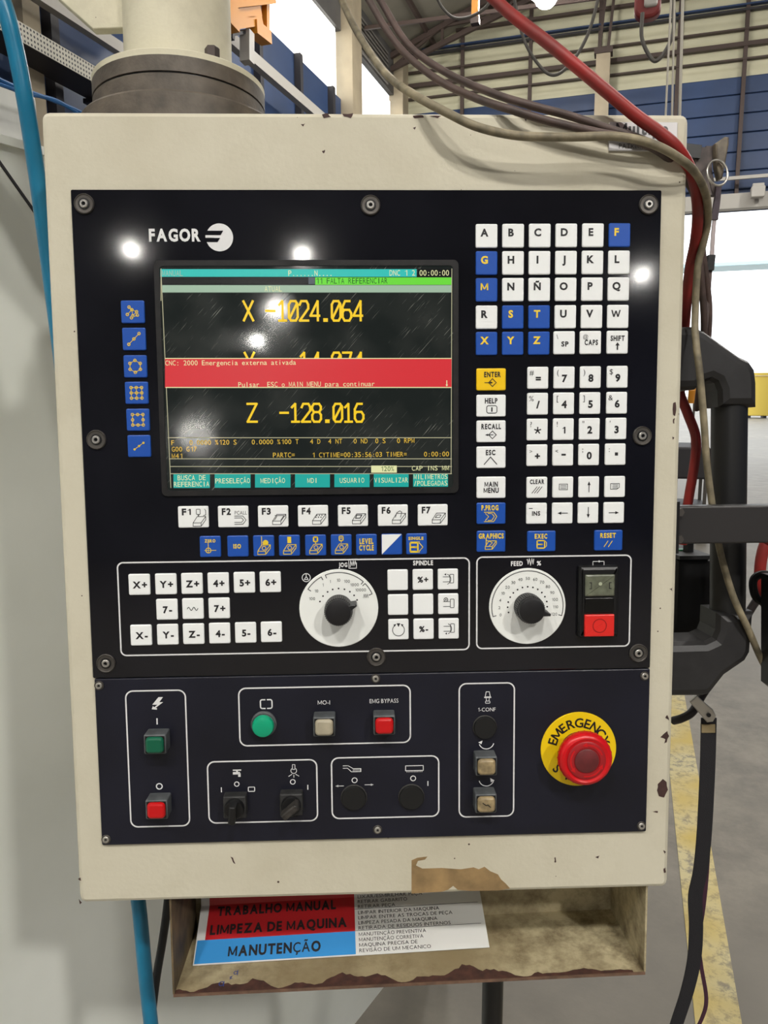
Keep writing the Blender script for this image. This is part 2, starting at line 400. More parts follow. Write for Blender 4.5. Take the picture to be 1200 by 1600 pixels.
for a, b in zip(mull, mull[1:]):                       # one corrugated sheet per bay, cut along the roof
    s = MB(); n = 76; zt = max(roof_z(a), roof_z(b)); vs = []; fs = []
    for i in range(n+1):
        zz = 7.22+(zt-7.22)*i/n; yy = DF+0.045+0.018*math.sin(2*math.pi*zz/0.16)
        vs += [(a, yy, min(zz, roof_z(a))), (b, yy, min(zz, roof_z(b)))]
        if i: fs.append((2*i-2, 2*i-1, 2*i+1, 2*i))
    s.add([Vector(p)-WF0 for p in vs], fs).build('corrugated_sheet', beige_clad, wf, smooth=60)
for x in mull[1:-1]:
    z0 = DOOR[2]+0.1 if DOOR[0] < x < DOOR[1] else 0
    hbox('mullion', Vector((x-0.035, DF-0.08, z0))-WF0, Vector((x+0.035, DF+0.0, roof_z(x)-0.1))-WF0, brown_st, wf)
for zz, t, m in ((7.74, 0.075, brown_st), (7.48, 0.03, brown_st), (8.0, 0.03, brown_st), (8.33, 0.04, MATS['dark_steel']), (8.42, 0.03, MATS['blue_cladding']), (8.7, 0.05, brown_st), (9.1, 0.04, brown_st)):
    x0 = LL if zz < EAVE else LL+(zz-EAVE)/SL+0.1
    hbox('girt', Vector((x0, DF-0.1, zz-t/2))-WF0, Vector((LR-0.1 if zz < EAVE else LR-(zz-EAVE)/SL-0.1, DF-0.0, zz+t/2))-WF0, m, wf)
# door head and rail
hd = hroot(hbox('trim_1', (DOOR[0]-0.3, DF-0.25, DOOR[2]), (DOOR[1]+0.3, DF-0.0, DOOR[2]+0.27), grey_st)); struct(hd, 'pale grey head beam over the open gate')
rl = hroot(hbox('trim_2', (DOOR[0]-0.5, DF-0.35, 5.28), (DOOR[1]+0.5, DF-0.30, 5.34), grey_st)); struct(rl, 'thin pale rail above the open gate')
p = on_far(1184, 300, DF-0.45)
fx = thing('wall_floodlight', 'small pale box-shaped floodlight mounted over the open gate', 'light', HALL @ Matrix.Translation(p))
MB().prism(rrect(0.24, 0.2, 0.03), -0.08, 0.08, 0.015).build('housing', grey_st, fx); MB().box((0, 0.13, 0.0), (0.05, 0.12, 0.05)).build('bracket', dark_st, fx)
MB().prism(rrect(0.2, 0.06, 0.01, cz=0.12), -0.06, 0.02, 0.01).build('visor', grey_st, fx)

# column standing before the far wall, pale
p = on_far(941, 140, DF-0.5)
pc = thing('steel_column', 'pale beige steel column before the blue far wall', 'column', HALL @ Matrix.Translation((p.x, DF-0.5, 0)))
MB().box((0, 0, 3.85), (0.26, 0.2, 7.7)).build('shaft', pale_col, pc); MB().box((0, 0, 7.75), (0.34, 0.26, 0.1)).build('cap_plate', brown_st, pc)
for sx in (-0.08, 0.08): MB().bar((sx, 0, 7.8), (sx+0.15, 0, 9.6), 0.05, 0.05).build('stub', brown_st, pc)
MB().box((0, 0, 0.03), (0.4, 0.34, 0.06)).build('base_plate', brown_st, pc)

# left wall: blue sheets, posts, window bands, eaves
WLN = thing('wall_left', 'long left wall of blue sheets with bright window band', 'wall', HALL); del WLN['category']; struct(WLN)
y = -16.9; i = 0
while y < DF:
    y1 = min(y+1.35, DF)
    zt = 6.36 if y >= 9.6 or y < 5 else EAVE
    for z0, z1 in ((0, 2.1), (2.13, 4.2), (4.23, zt)):
        MB().box((0, 0, 0), (0.06, y1-y-0.02, z1-z0)).build('blue_sheet', blue_clad, WLN, smooth=0, loc=(LL, (y+y1)/2, (z0+z1)/2))
    MB().box((0, 0, 0), (0.12, 0.10, zt)).build('post', dark_st, WLN, smooth=0, loc=(LL+0.07, y1, zt/2))
    y = y1
MB().box((0, 0, 0), (0.03, DF-DB, 6.36)).build('backing_sheet', blue_clad, WLN, smooth=0, loc=(LL-0.06, (DF+DB)/2, 3.18))
for (a, b, z0, z1) in ((9.7, 13.2, 6.4, 7.42), (14.05, 16.35, 6.4, 7.28), (-16, -8, 6.4, 7.4), (-7.4, 4.6, 6.4, 7.4)):
    n = max(2, round((b-a)/1.7)); st = (b-a)/n
    for q in range(n):
        MB().box((0, 0, 0), (0.02, st-0.02, z1-z0)).build('window_pane', day, WLN, smooth=0, loc=(LL, a+st*(q+0.5), (z0+z1)/2))
for (a, b) in ((9.62, 16.98), (-16.9, 5.0)):
    MB().box((0, 0, 0), (0.1, b-a, EAVE-7.44)).build('eaves_board', mat('grey_louvre', (92, 90, 88), 0.6, vary=0.2, vscale=2), WLN, smooth=0, loc=(LL, (a+b)/2, (EAVE+7.44)/2))
for yy in (13.62, 16.68):
    MB().box((0, 0, 0), (0.3, 0.5 if yy < 16 else 0.42, EAVE)).build('pillar', pale_col, WLN, smooth=0, loc=(LL+0.1, yy, EAVE/2))
for yy in (5.72,): MB().box((0, 0, 0), (0.14, 0.2, EAVE)).build('pillar', pale_col, WLN, smooth=0, loc=(LL+0.1, yy, EAVE/2))
for k in range(8):
    MB().box((0, 0, 0), (0.03, 2.2, 0.035)).build('louvre_slat', mat('louvre_slat_grey', (120, 116, 110), 0.6), WLN, smooth=0, loc=(LL+0.07, 14.9, 7.5+k*0.08))
# right and rear walls, roof
wr = hroot(hbox('wall_right', (LR, DB, 0), (LR+0.1, DF, EAVE), blue_clad)); struct(wr, 'blue right wall of the hall')
wb = hroot(hbox('wall_rear', (LL, DB-0.1, 0), (LR, DB, EAVE+3.6), mat('rear_wall_grey', (92, 96, 104), 0.7, vary=0.2, vscale=0.5))); struct(wb, 'grey rear wall behind the camera')
rf = thing('ceiling', 'sloping grey roof underside', 'ceiling', HALL); del rf['category']; struct(rf)
for x0, x1, nm in ((LL-0.3, RIDGE, 'roof_slope'), (RIDGE, LR+0.3, 'roof_slope')):
    s = MB(); z0, z1 = roof_z(x0) if x0 >= LL else EAVE-0.3*SL, roof_z(x1) if x1 <= LR else roof_z(LR)-0.3*SL
    s.add([(x0, DB-0.2, z0), (x1, DB-0.2, z1), (x1, DF+0.4, z1), (x0, DF+0.4, z0), (x0, DB-0.2, z0+0.1), (x1, DB-0.2, z1+0.1), (x1, DF+0.4, z1+0.1), (x0, DF+0.4, z0+0.1)],
          [(0, 1, 2, 3), (7, 6, 5, 4), (0, 4, 5, 1), (1, 5, 6, 2), (2, 6, 7, 3), (3, 7, 4, 0)]).build(nm, roof_m, rf, smooth=0)
for x in (-4.2, -3.0, -1.8, -0.6, 0.6, 1.8, 3.0): MB().box((0, 0, 0), (0.06, DF-DB, 0.1)).build('purlin', brown_st, rf, smooth=0, loc=(x, (DF+DB)/2, roof_z(x)-0.06))
for yy in (16.3, 10.5, 4.5, -1.5, -7.5, -13.5):
    tr = thing('roof_truss', 'brown steel roof truss', 'truss', HALL); del tr['category']
    tr.parent = rf; tr.matrix_world = HALL
    del tr['label']
    tops = []; bots = []
    for i in range(9):
        x = LL+i*(RIDGE-LL)/8; tops.append(Vector((x, yy, roof_z(x)-0.14))); bots.append(Vector((x, yy, 7.86+(x-LL)*0.325)))
    s = MB().bar(tops[0], tops[-1], 0.09, 0.1); s.build('top_chord', brown_st, tr, 0)
    MB().bar(bots[0], bots[-1], 0.08, 0.09).build('bottom_chord', brown_st, tr, 0)
    for i in range(8):
        a, b = (tops[i], bots[i+1]) if i % 2 else (bots[i], tops[i+1])
        MB().bar(a, b, 0.05, 0.05).build('web', brown_st, tr, 0); MB().bar(tops[i+1], bots[i+1], 0.05, 0.05).build('web', brown_st, tr, 0)
    xr = LR; MB().bar((RIDGE, yy, roof_z(RIDGE)-0.14), (LR, yy, EAVE-0.14), 0.09, 0.1).build('top_chord', brown_st, tr, 0)
# tie rod crossing below the roof
tie = MB().bar(on_far(570, 44, 14.0), on_far(1000, -12, 14.0), 0.045, 0.06).build('tie_rod', brown_st, None, 0); tie.matrix_world = HALL
tag(tie, 'thin brown tie rod spanning below the roof', 'rod')

# high-bay lamps: fixture with a glowing refractor dome that gives the light
lens_m = mat('lamp_lens', (240, 240, 235), 0.3, emit=(255, 251, 244), estr=LAMP_GLOW)
def lamp(x, y, z, label, r):
    t = thing('high_bay_lamp', label, 'lamp', HALL @ Matrix.Translation((x, y, z)), 'high bay lamps under the roof')
    k = r/0.2
    MB().lathe([(0.05*k, 0.36*k), (0.08*k, 0.34*k), (0.1*k, 0.16*k), (0.16*k, 0.12*k), (0.25*k, 0.02*k), (0.26*k, 0.0), (0.24*k, 0.0)], n=24).build('reflector', grey_st, t)
    MB().lathe([(r*math.cos(R(q)), -r*math.sin(R(q))) for q in (0, 18, 36, 54, 72, 86)], n=24).build('refractor', lens_m, t)
    top = roof_z(x)-z if LL < x < LR else 1
    MB().bar((0, 0, 0.35*k), (0, 0, max(0.5, top)), 0.02, 0.02).build('hanger', dark_st, t)
def rlamp(px, py, hgt):
    """the spot under the roof behind the viewer that the glossy plate mirrors at a pixel"""
    d = rt*((px-600)/F_PX)+up*(-(py-800)/F_PX)+fwd; P = u(px, py, -0.003); d = Vector((d.x, -d.y, d.z))
    Pw = HINV @ (CAB @ P); dw = HINV.to_3x3() @ (CAB.to_3x3() @ d); return Pw, dw, Pw+dw*((hgt-Pw.z)/dw.z)
q0 = on_far(853, -6, 12.6)
LAMPS = [(q0.x, 12.6, q0.z, 'glowing high bay lamp at the top over the far end of the hall', .17), (4.5, 12.5, 7.0, 'added high bay lamp at far right over the gate end, out of view, brightening the far wall', .185), (-2.2, 9.0, 8.6, 'added high bay lamp under the roof beyond the cabinet, out of view, brightening the background', .175), (3.5, 6.5, 8.2, 'added high bay lamp right of the hall middle, out of view, brightening the background', .17)]  # the out-of-view ones are added to brighten the far end of the hall
for px, py, h_, r_, lab in ((205, 388, 5.4, .065, 'small lamp mirrored at upper left of the black plate'), (472, 396, 5.4, .07, 'small lamp mirrored above the screen'), (1003, 428, 4.6, .055, 'small lamp mirrored right of the letter keys'), (432, 480, 3.6, .05, 'small lamp mirrored at the X readout'), (402, 530, 3.0, .036, 'tiny lamp mirrored between the X and Y readouts'), (305, 676, 2.0, .04, 'tiny low lamp mirrored left of the Z readout')):
    q = rlamp(px, py, h_)[2]; LAMPS.append((q.x, q.y, h_, lab, r_)); print('rlamp', q)
LAMPS += [(-3.0, -3.4, 6.9, 'leftmost high bay lamp of the row behind the viewer', .12), (-0.5, -3.9, 7.0, 'second high bay lamp from the left behind the viewer', .175), (2.2, -3.2, 7.0, 'third high bay lamp from the left behind the viewer', .19), (5.6, -4.0, 6.8, 'added rightmost high bay lamp behind the viewer, brightening the machine side', .25)]  # the rightmost, largest lamp is added to brighten the machine's pale side
for q in LAMPS: lamp(*q)

# cable tray and conduits on the left wall
tm = mat('perforated_tray', (196, 192, 178), 0.5); nt = tm.node_tree; tcn = nt.nodes.new('ShaderNodeTexCoord'); vm = nt.nodes.new('ShaderNodeVectorMath'); vm.operation = 'SCALE'; vm.inputs['Scale'].default_value = 28.0
fr = nt.nodes.new('ShaderNodeVectorMath'); fr.operation = 'FRACTION'; sb = nt.nodes.new('ShaderNodeVectorMath'); sb.operation = 'SUBTRACT'; sb.inputs[1].default_value = (0.5, 0.5, 0.5)
ml = nt.nodes.new('ShaderNodeVectorMath'); ml.operation = 'MULTIPLY'; ml.inputs[1].default_value = (0, 1, 1); ln = nt.nodes.new('ShaderNodeVectorMath'); ln.operation = 'LENGTH'
lt = nt.nodes.new('ShaderNodeMath'); lt.operation = 'LESS_THAN'; lt.inputs[1].default_value = 0.27
mx = nt.nodes.new('ShaderNodeMix'); mx.data_type = 'RGBA'; mx.inputs['A'].default_value = rgb(196, 192, 178); mx.inputs['B'].default_value = rgb(50, 50, 54)
for a, b in ((tcn.outputs['Object'], vm.inputs[0]), (vm.outputs[0], fr.inputs[0]), (fr.outputs[0], sb.inputs[0]), (sb.outputs[0], ml.inputs[0]), (ml.outputs[0], ln.inputs[0]), (ln.outputs['Value'], lt.inputs[0]), (lt.outputs[0], mx.inputs['Factor']), (mx.outputs['Result'], nt.nodes['Principled BSDF'].inputs['Base Color'])): nt.links.new(a, b)
ct = thing('cable_tray', 'perforated pale cable tray running along the blue left wall', 'cable tray', HALL @ Matrix.Translation((LL+0.3, 8.2, 4.17)))
MB().box((0.15, 0, 0), (0.012, 8.4, 0.14)).build('perforated_side', tm, ct, 0); MB().box((0, 0, -0.068), (0.3, 8.4, 0.01)).build('tray_floor', dark_st, ct, 0)
for k in range(5): MB().box((-0.05, -3.6+k*1.8, -0.095), (0.26, 0.06, 0.04)).build('bracket', dark_st, ct, 0)
cb = MB().box((0, 0, 0), (0.08, 7.5, 0.1)).build('conduit_rail', grey_st, None, 0); cb.matrix_world = HALL @ Matrix.Translation((LL+0.3, 7.6, 4.62)); tag(cb, 'pale straight rail on blue wall above the perforated tray', 'rail')
cb = MB().box((0, 0, 0), (0.1, 9.0, 0.14)).build('crane_rail', grey_st, None, 0); cb.matrix_world = HALL @ Matrix.Translation((LL+0.4, 12.3, 5.46)); tag(cb, 'pale sloping-looking crane rail below the bright windows', 'rail')
lo_ = thing('pipe_run', 'bundle of dark pipes along the wall below the crane rail', 'pipes', HALL @ Matrix.Translation((LL+0.3, 11.5, 4.9)))
for k in range(2): MB().tube([(0.05*k, -4, 0.1*k-0.15), (0.05*k, 4.5, 0.1*k-0.15)], 0.035, 8).build('pipe', dark_st if k % 2 else steel_d, lo_)
# orange crane carriage seen beside the mounting column
oc = thing('crane_carriage', 'orange overhead crane carriage before the bright window', 'crane', HALL)
LC = -4.2
def ob(a, b, t, nm, m=orange_st):
    a, b = (a[0]-12, a[1]), (b[0]-12, b[1]); MB().bar(on_left(*a, LC), on_left(*b, LC), t, t).build(nm, m, oc, 0)
ob((345, 2), (432, -6), 0.16, 'beam'); ob((372, 24), (414, 18), 0.10, 'beam'); ob((378, 38), (416, 32), 0.10, 'beam')
ob((362, 8), (362, 44), 0.24, 'end_plate'); ob((427, -6), (427, 52), 0.07, 'upright'); ob((405, 42), (428, 60), 0.14, 'hook_block'); ob((374, 0), (374, 62), 0.05, 'upright', dark_st)
ob((398, 50), (398, 98), 0.12, 'end_plate', grey_st); ob((352, 60), (395, 50), 0.03, 'tie', dark_st)
# orange hoist strut under the roof
p = on_far(743, 5, 11.0)
hs = thing('hoist_strut', 'orange vertical strut hanging from the roof steel', 'strut', HALL @ Matrix.Translation(p))
MB().box((0, 0, 0.3), (0.09, 0.09, 1.0)).build('strut', orange_st, hs, 0); MB().box((0, 0, -0.22), (0.11, 0.11, 0.08)).build('foot', brown_st, hs, 0)
# crane hook and slings, hanging cables
p = on_far(1012, 8, 9.0)
hk = thing('crane_hook_block', 'red and steel crane hook block hanging at the top', 'hook', HALL @ Matrix.Translation(p))
MB().prism(rrect(0.26, 0.28, 0.1), -0.06, 0.06, 0.03).build('cheek_plate', mat('hook_red', (120, 36, 34), 0.5), hk); MB().prism(rrect(0.13, 0.2, 0.03, cx=0.03, cz=0.05), -0.09, -0.05, 0.02).build('steel_cover', grey_st, hk)
MB().tube([(0, 0, 0.1), (0, 0, 2.2)], 0.02, 8).build('wire_rope', dark_st, hk)
for i, (pts, r, lab) in enumerate(((((1004, 20), (1003, 60), (1018, 92), (1030, 92), (1045, 70), (1053, 40), (1050, -15)), 0.02, 'thin grey cable looping down from the hook block'),
                                 (((800, -20), (818, 60), (845, 105), (868, 117), (895, 95), (920, 50), (938, -15)), 0.017, 'thin cable hanging in a deep loop behind the red cable'),
                                 (((676, -20), (690, 10), (710, 28), (735, 26), (760, 10), (775, -20)), 0.016, 'short cable loop hanging near the orange strut'))):
    tag(MB().tube(spline([HALL @ on_far(a, b, 8.7) for a, b in pts]), r, 8).build('hanging_cable', mat('cable_grey', (92, 88, 82), 0.6), None), lab, 'cable')
for i, (a, b) in enumerate((((1049, -10), (1040, 180)), ((1054, -10), (1050, 180)), ((1067, -10), (1062, 180)))):
    q0, q1 = on_far(*a, 8.0), on_far(*b, 8.0); q1 = q0+(q1-q0)*1.5
    tag(MB().tube([HALL @ q0, HALL @ q1], 0.014 if i == 2 else 0.01, 8).build('hoist_rope', mat('rope_white', (196, 190, 176), 0.7), None), ['leftmost of three pale hoist ropes', 'middle of three pale hoist ropes', 'thick rightmost of three pale hoist ropes'][i]+' against the far wall', 'rope')

# outside the gate
yc = on_far(1181, 648, 36); 
t = thing('yellow_container', 'yellow container standing outside the open gate', 'container', HALL @ Matrix.Translation((yc.x, 36, 0)))
ym = mat('container_yellow', (236, 204, 90), 0.5)
MB().prism([(-0.42, 0.1), (0.42, 0.1), (0.46, 1.75), (-0.46, 1.75)], -0.4, 0.4, 0.03).build('body', ym, t); MB().box((0, 0, 1.82), (1.0, 0.9, 0.12)).build('lid', ym, t)
for sx in (-0.3, 0.3): MB().box((sx, 0, 0.05), (0.12, 0.7, 0.1)).build('foot', dark_st, t)
t = thing('blue_rack', 'tall dark blue storage rack outside beside the yellow container', 'rack', HALL @ Matrix.Translation((yc.x+1.25, 35, 0)))
bm_ = mat('rack_blue', (26, 58, 120), 0.5)
for k in range(6): MB().box((0, 0, 0.3+k*0.62), (1.4, 0.8, 0.5)).build('bin', bm_, t, 0)
for sx in (-0.72, 0.72): MB().box((sx, 0, 1.9), (0.06, 0.85, 3.8)).build('upright', dark_st, t, 0)
t = thing('yard_canopy', 'long pale blue canopy far across the yard', 'canopy', HALL @ Matrix.Translation((8, 60, 0)))
MB().box((0, 0, 9.4), (26, 3, 0.22)).build('canopy_edge', mat('canopy_blue', (190, 220, 230), 0.5), t, 0)
for k in (0, 1): MB().box((-12.5+25*k, 0, 4.6), (0.25, 0.25, 9.2)).build('canopy_post', grey_st, t, 0)
# trolley with wheels seen between the cabinet edge and the handle
q = HINV @ (CAB @ u(1066, 676, 0)); tp = on_far(1064, 690, 8.0)
t = thing('tool_trolley', 'dark tool trolley with orange lamp standing behind the cabinet edge', 'trolley', HALL @ Matrix.Translation((tp.x, 8.0, 0)))
MB().prism(rrect(0.5, 0.3, 0.03, cz=0.75), -0.3, 0.3, 0.02).build('body', dark_st, t); MB().prism(rrect(0.5, 0.06, 0.02, cz=0.3), -0.3, 0.3, 0.01).build('shelf', dark_st, t)
for sx in (-0.22, 0.22):
    for sy in (-0.25, 0.25):
        MB().box((sx, sy, 0.5), (0.03, 0.03, 0.8)).build('leg', steel_d, t, 0); MB().lathe([(0.02, -0.02), (0.06, -0.015), (0.06, 0.015), (0.02, 0.02)], (sx, sy, 0.06), 'y', 16).build('wheel', black_r, t)
MB().box((0.1, 0, 1.12), (0.02, 0.02, 0.5)).build('mast', steel_d, t, 0); MB().lathe([(0.06, 0), (0.06, 0.12), (0.03, 0.16)], (0.1, 0, 1.3)).build('beacon', orange_st, t)

# ================================================================== THE MACHINE beside the cabinet
mach_m = mat('machine_paint', (234, 237, 230), 0.34, vary=0.1, vscale=2.5, bump=0.06, bscale=90, col2=(212, 215, 206), rvary=0.12)
MM = HALL @ Matrix.Translation((-0.54, 1.57, 0)) @ Matrix.Rotation(R(-14), 4, 'Z'); MI = MM.inverted()
mc = thing('machine_enclosure', 'large pale grey sheet-metal machine enclosure left of the control cabinet', 'machine', MM)
def on_m(px, py, x=0.0):
    o = MI @ CAM_W; d = MI.to_3x3() @ (HALL.to_3x3() @ hray(px, py)); return o+d*((x-o.x)/d.x)
MACH_TOP = on_m(25, 232).z; y0, y1 = -2.6, 0.4
MB().box((-0.675, (y0+y1)/2, MACH_TOP/2), (1.35, y1-y0, MACH_TOP)).build('side_panel', mach_m, mc, 0)
MB().bar(on_m(-30, 212, 0.001), on_m(72, 357, 0.001), 0.003, 0.003).build('panel_seam', dark_st, mc, 0)
MB().box((-0.02, (y0+y1)/2, MACH_TOP+0.005), (0.05, y1-y0, 0.01)).build('top_edge_trim', mach_m, mc, 0)
# white electrical cabinet further back
wz = on_left(20, 130, -2.35).z
t = thing('electrical_cabinet', 'white electrical cabinet behind the machine at far left', 'cabinet', HALL @ Matrix.Translation((-3.0, 2.65, 0)))
MB().prism(rrect(1.3, wz, 0.03, 4, 0, wz/2), -0.15, 0.12, 0.02).build('body', mat('cabinet_white', (206, 206, 198), 0.4, vary=0.12, vscale=4), t)
MB().prism(rrect(0.5, wz*0.8, 0.02, 4, 0.36, wz*0.5), -0.18, -0.15, 0.01).build('door', MATS['cabinet_white'], t)
MB().prism(rrect(0.09, 0.12, 0.01, 4, 0.52, wz-0.32), -0.2, -0.18, 0.008).build('latch', grey_st, t); MB().box((0.53, -0.21, wz-0.32), (0.07, 0.02, 0.02)).build('latch_lever', dark_st, t)
# thin blue air lines lying on the white cabinet
for i, pts in enumerate((((-10, 120), (30, 138), (70, 152), (110, 168), (140, 182)), ((-10, 128), (40, 146), (62, 150), (90, 158), (120, 176)))):
    tag(MB().tube(spline([HALL @ on_left(a_, b_, -2.25) for a_, b_ in pts]), 0.008, 8).build('air_line', mat('air_line_blue', (24, 92, 150), 0.4), None), ['upper thin blue air line at the left edge', 'lower thin blue air line at the left edge'][i], 'hose')

# ================================================================== THE CONTROL CABINET
W, H, DEP = 0.51, 0.649, 0.165
cab = thing('control_cabinet', 'beige machine control cabinet with black keypad panel, lit screen and red emergency stop', 'control cabinet', CAB)
YP = -0.003                                           # front of the black plates
body = MB().prism(rrect(W, H, 0.006, 4, W/2, H/2), 0.0, DEP, 0.004).build('housing', paint, cab)
PX = 0.00052                                          # metres per photograph pixel on the panel, for small legends
def c2(px, py, y=YP): p = u(px, py, y); return p.x, p.z
# --- plates
UP = (0.0214, 0.1984, 0.4880, 0.5893); LP = (0.0226, 0.0536, 0.4880, 0.1978)
def plate(nm, x0, z0, x1, z1, m, lab):
    o = MB().prism(rrect(x1-x0, z1-z0, 0.0012, 2, (x0+x1)/2, (z0+z1)/2), YP, -0.0002, 0.0008).build(nm, m, cab); o['label'] = lab; return o
up_pl = plate('keypad_plate', *UP, plate_m, 'glossy black keypad plate around the screen')
lo_pl = plate('switch_plate', *LP, plate2_m, 'navy lower switch plate')
def pframe(parent, pts, r=0.0045):
    xs = [c2(*p) for p in pts]; x0 = (xs[0][0]+xs[3][0])/2; x1 = (xs[1][0]+xs[2][0])/2; z1 = (xs[0][1]+xs[1][1])/2; z0 = (xs[2][1]+xs[3][1])/2
    Ink().rframe(x0, z0, x1, z1, r, 0.0012).build('border_line', ink_w, parent, YP-0.0002)
pframe(up_pl, ((184, 880), (733, 871), (733, 1013), (189, 1026)))
pframe(up_pl, ((744.5, 871), (985, 867), (984, 1010), (745.5, 1012.5)))
for pts in (((197, 1080), (290, 1078), (296, 1290), (204, 1292)), ((373, 1076), (641, 1070), (641, 1159), (375, 1166)), ((324, 1191), (495, 1186), (496, 1281), (327, 1287)),
            ((518, 1184), (685, 1181), (686, 1274), (519, 1280)), ((717, 1068), (803, 1067), (803, 1275), (718, 1276))): pframe(lo_pl, pts, 0.006)
# --- screws
def screw(px, py, big):
    x, z_ = c2(px, py); k = 1.0 if big else 0.5
    r = 0.0078*k
    o = MB().lathe([(r, -0.0005), (r, 0.0012*k), (r*0.93, 0.0018*k), (r*0.86, 0.0012*k), (r*0.6, 0.001*k)], axis='y', n=28).build('screw', steel_d, cab, loc=(x, YP, z_))
    if big: MB().lathe([(r*0.56, 0.0006), (r*0.56, 0.0014)], axis='y', n=24).build('recess', black_p, o)
    MB().lathe([(r*0.42 if big else r*0.7, 0.0), (r*0.42 if big else r*0.7, 0.0012*k+0.0008), (r*0.34 if big else r*0.6, 0.0016*k+0.001), (r*0.2 if big else r*0.3, 0.0016*k+0.001), (r*0.17 if big else r*0.28, 0.001*k)], axis='y', n=20).build('screw_head', steel, o)
    MB().lathe([(r*0.17 if big else r*0.28, 0.0), (r*0.17 if big else r*0.28, 0.0011*k+0.0003)], axis='y', n=6).build('hex_socket', black_p, o)
for p in ((132, 319), (579, 321), (1013, 320), (151, 687), (1003, 681), (166, 1036), (588, 1026), (997, 1020)): screw(*p, True)
for p in ((155, 1071), (587, 1060), (1007, 1056), (166, 1311), (590, 1296), (1002, 1290)): screw(*p, False)
# --- maker's lettering and emblem
lx, lz = c2(273, 367.5)
Ink().text('FAGOR', lx, lz, 0.0088, fit=0.0402).build('maker_lettering', ink_w, up_pl, YP-0.0002)
ex, ez = c2(343, 371); r = 0.0107
em = Ink()
n = 40; em.poly([(ex+r*math.cos(2*math.pi*i/n), ez+r*math.sin(2*math.pi*i/n)) for i in range(n)])
em.build('emblem_disc', ink_w, up_pl, YP-0.0002)
k = r/21
Ink().poly([(ex-22*k, ez+10*k), (ex+6*k, ez+10*k), (ex+2*k, ez+3.5*k), (ex-22*k, ez+3.5*k)]).poly([(ex-22*k, ez-1*k), (ex+1*k, ez-1*k), (ex-3*k, ez-7*k), (ex-22*k, ez-7*k)]).build('emblem_slot', MATS['black_plate'], up_pl, YP-0.0004)
Ink().rect(ex-21.5*k, ez-0.6*k, ex-8*k, ez+3*k).build('emblem_bar', ink_w, up_pl, YP-0.0005)

# --- keys
KM = {}
def key(px, py, wpx, hpx, m, lab, legend=None, ink=None, nm='key'):
    x, z_ = c2(px, py); k2 = (m.name, wpx, hpx)
    if k2 not in KM: KM[k2] = MB().prism(rrect(wpx*PX, hpx*PX, 0.0013, 4), -0.0013, 0.0004, 0.0007).mesh('key', m)
    o = link(nm, KM[k2], cab, (x, YP, z_)); o['label'] = lab
    if legend:
        i = Ink(PX); legend(i); i.build('legend', ink or ink_k, o, -0.00145)
    return o
def lerp(a, b, t): return a+(b-a)*t
rows = ["ABCDEF", "GHIJKL", "MNÑOPQ", "RSTUVW", "XYZ"]
ry = [369, 411.5, 453.2, 496, 537]
for r_, row in enumerate(rows):
    for c_, ch in enumerate(row):
        t = c_/5.0; px = lerp(760, lerp(967.5, 964, r_/4), t); py = ry[r_]-0.25*c_
        blue = ch in 'FGMSTXYZ'
        key(px, py, 33.5, 35.5, key_b if blue else key_w, ('blue' if blue else 'white')+' key marked '+ch,
            (lambda i, ch=ch: i.text(ch, -3.5 if ch != 'F' else -5, 4.5, 10.5)), ink_y if blue else ink_k)
def L_sp(i): i.text('SP', 1, -2, 7, bold=0.042); i.text('\\', -11, 9, 7, bold=0)
def L_caps(i): i.text('CAPS', 1, 0, 7.5, fit=21); i.text('@', -8, 9, 6, bold=0)
def L_shift(i): i.text('SHIFT', 0, 6, 7.5, fit=22); i.line([(0, -11), (0, -4)], 2.2); i.poly([(-3.5, -5), (3.5, -5), (0, 0)])
key(881, 535.8, 33.5, 35.5, key_w, 'white key marked SP', L_sp); key(922, 535.4, 33.5, 35.5, key_w, 'white key marked CAPS', L_caps); key(964, 535, 33.5, 35.5, key_w, 'white key marked SHIFT', L_shift)
def arrow(i, a, b, w_=1.3, hs=4.0):
    a = Vector(a); b = Vector(b); d = (b-a).normalized(); n = Vector((-d.y, d.x)); i.line([a, b-d*hs*0.6], w_); i.poly([b, b-d*hs*1.5+n*hs*0.62, b-d*hs*1.5-n*hs*0.62])
def diamond(i, cx, cz, r): i.line([(cx-r, cz), (cx, cz+r), (cx+r, cz), (cx, cz-r)], 1.2, True)
def L_enter(i): i.text('ENTER', 2, 7.5, 7.5, fit=26); diamond(i, 2, -5, 6); arrow(i, (-10, -5), (3, -5), 1.2, 3)
def L_help(i): i.text('HELP', 0, 7.5, 7.5, fit=20); i.rframe(-7, -11.5, 9, 0, 3, 1.2); i.rect(0, -9.5, 2.2, -2.5)
def L_recall(i): i.text('RECALL', 0, 7.5, 7.5, fit=31); diamond(i, 2, -5.5, 6); arrow(i, (3, -5.5), (-9.5, -5.5), 1.2, 3)
def L_esc(i): i.text('ESC', -1, 7.5, 7.5, fit=15); i.line([(-11, -11), (-1, 0.5), (9, -11)], 1.4)
def L_main(i): i.text('MAIN', 0, 5, 7.5, fit=21); i.text('MENU', 0, -4.5, 7.5, fit=24)
def L_pprog(i): i.text('P.PROG', -2, 9, 7.5, fit=27); i.line([(-11, 2), (4, 2), (9, -5), (4, -13), (-11, -13)], 1.2); i.line([(-5, 0), (1, 0), (5, -5), (1, -11), (-5, -11)], 1.0); i.line([(-9, 0), (-4, -5), (-9, -11)], 1.0)
def block(i, x, z_, s=1.0, w_=0.9, top=True):
    P = lambda a, b: (x+a*s, z_+b*s)
    i.line([P(-10, -8), P(3, -8), P(3, -2.5), P(-10, -2.5)], w_, True); i.line([P(-10, -2.5), P(-3, 8), P(11, 8), P(3, -2.5)], w_); i.line([P(11, 8), P(11, 2.5), P(3, -8)], w_)
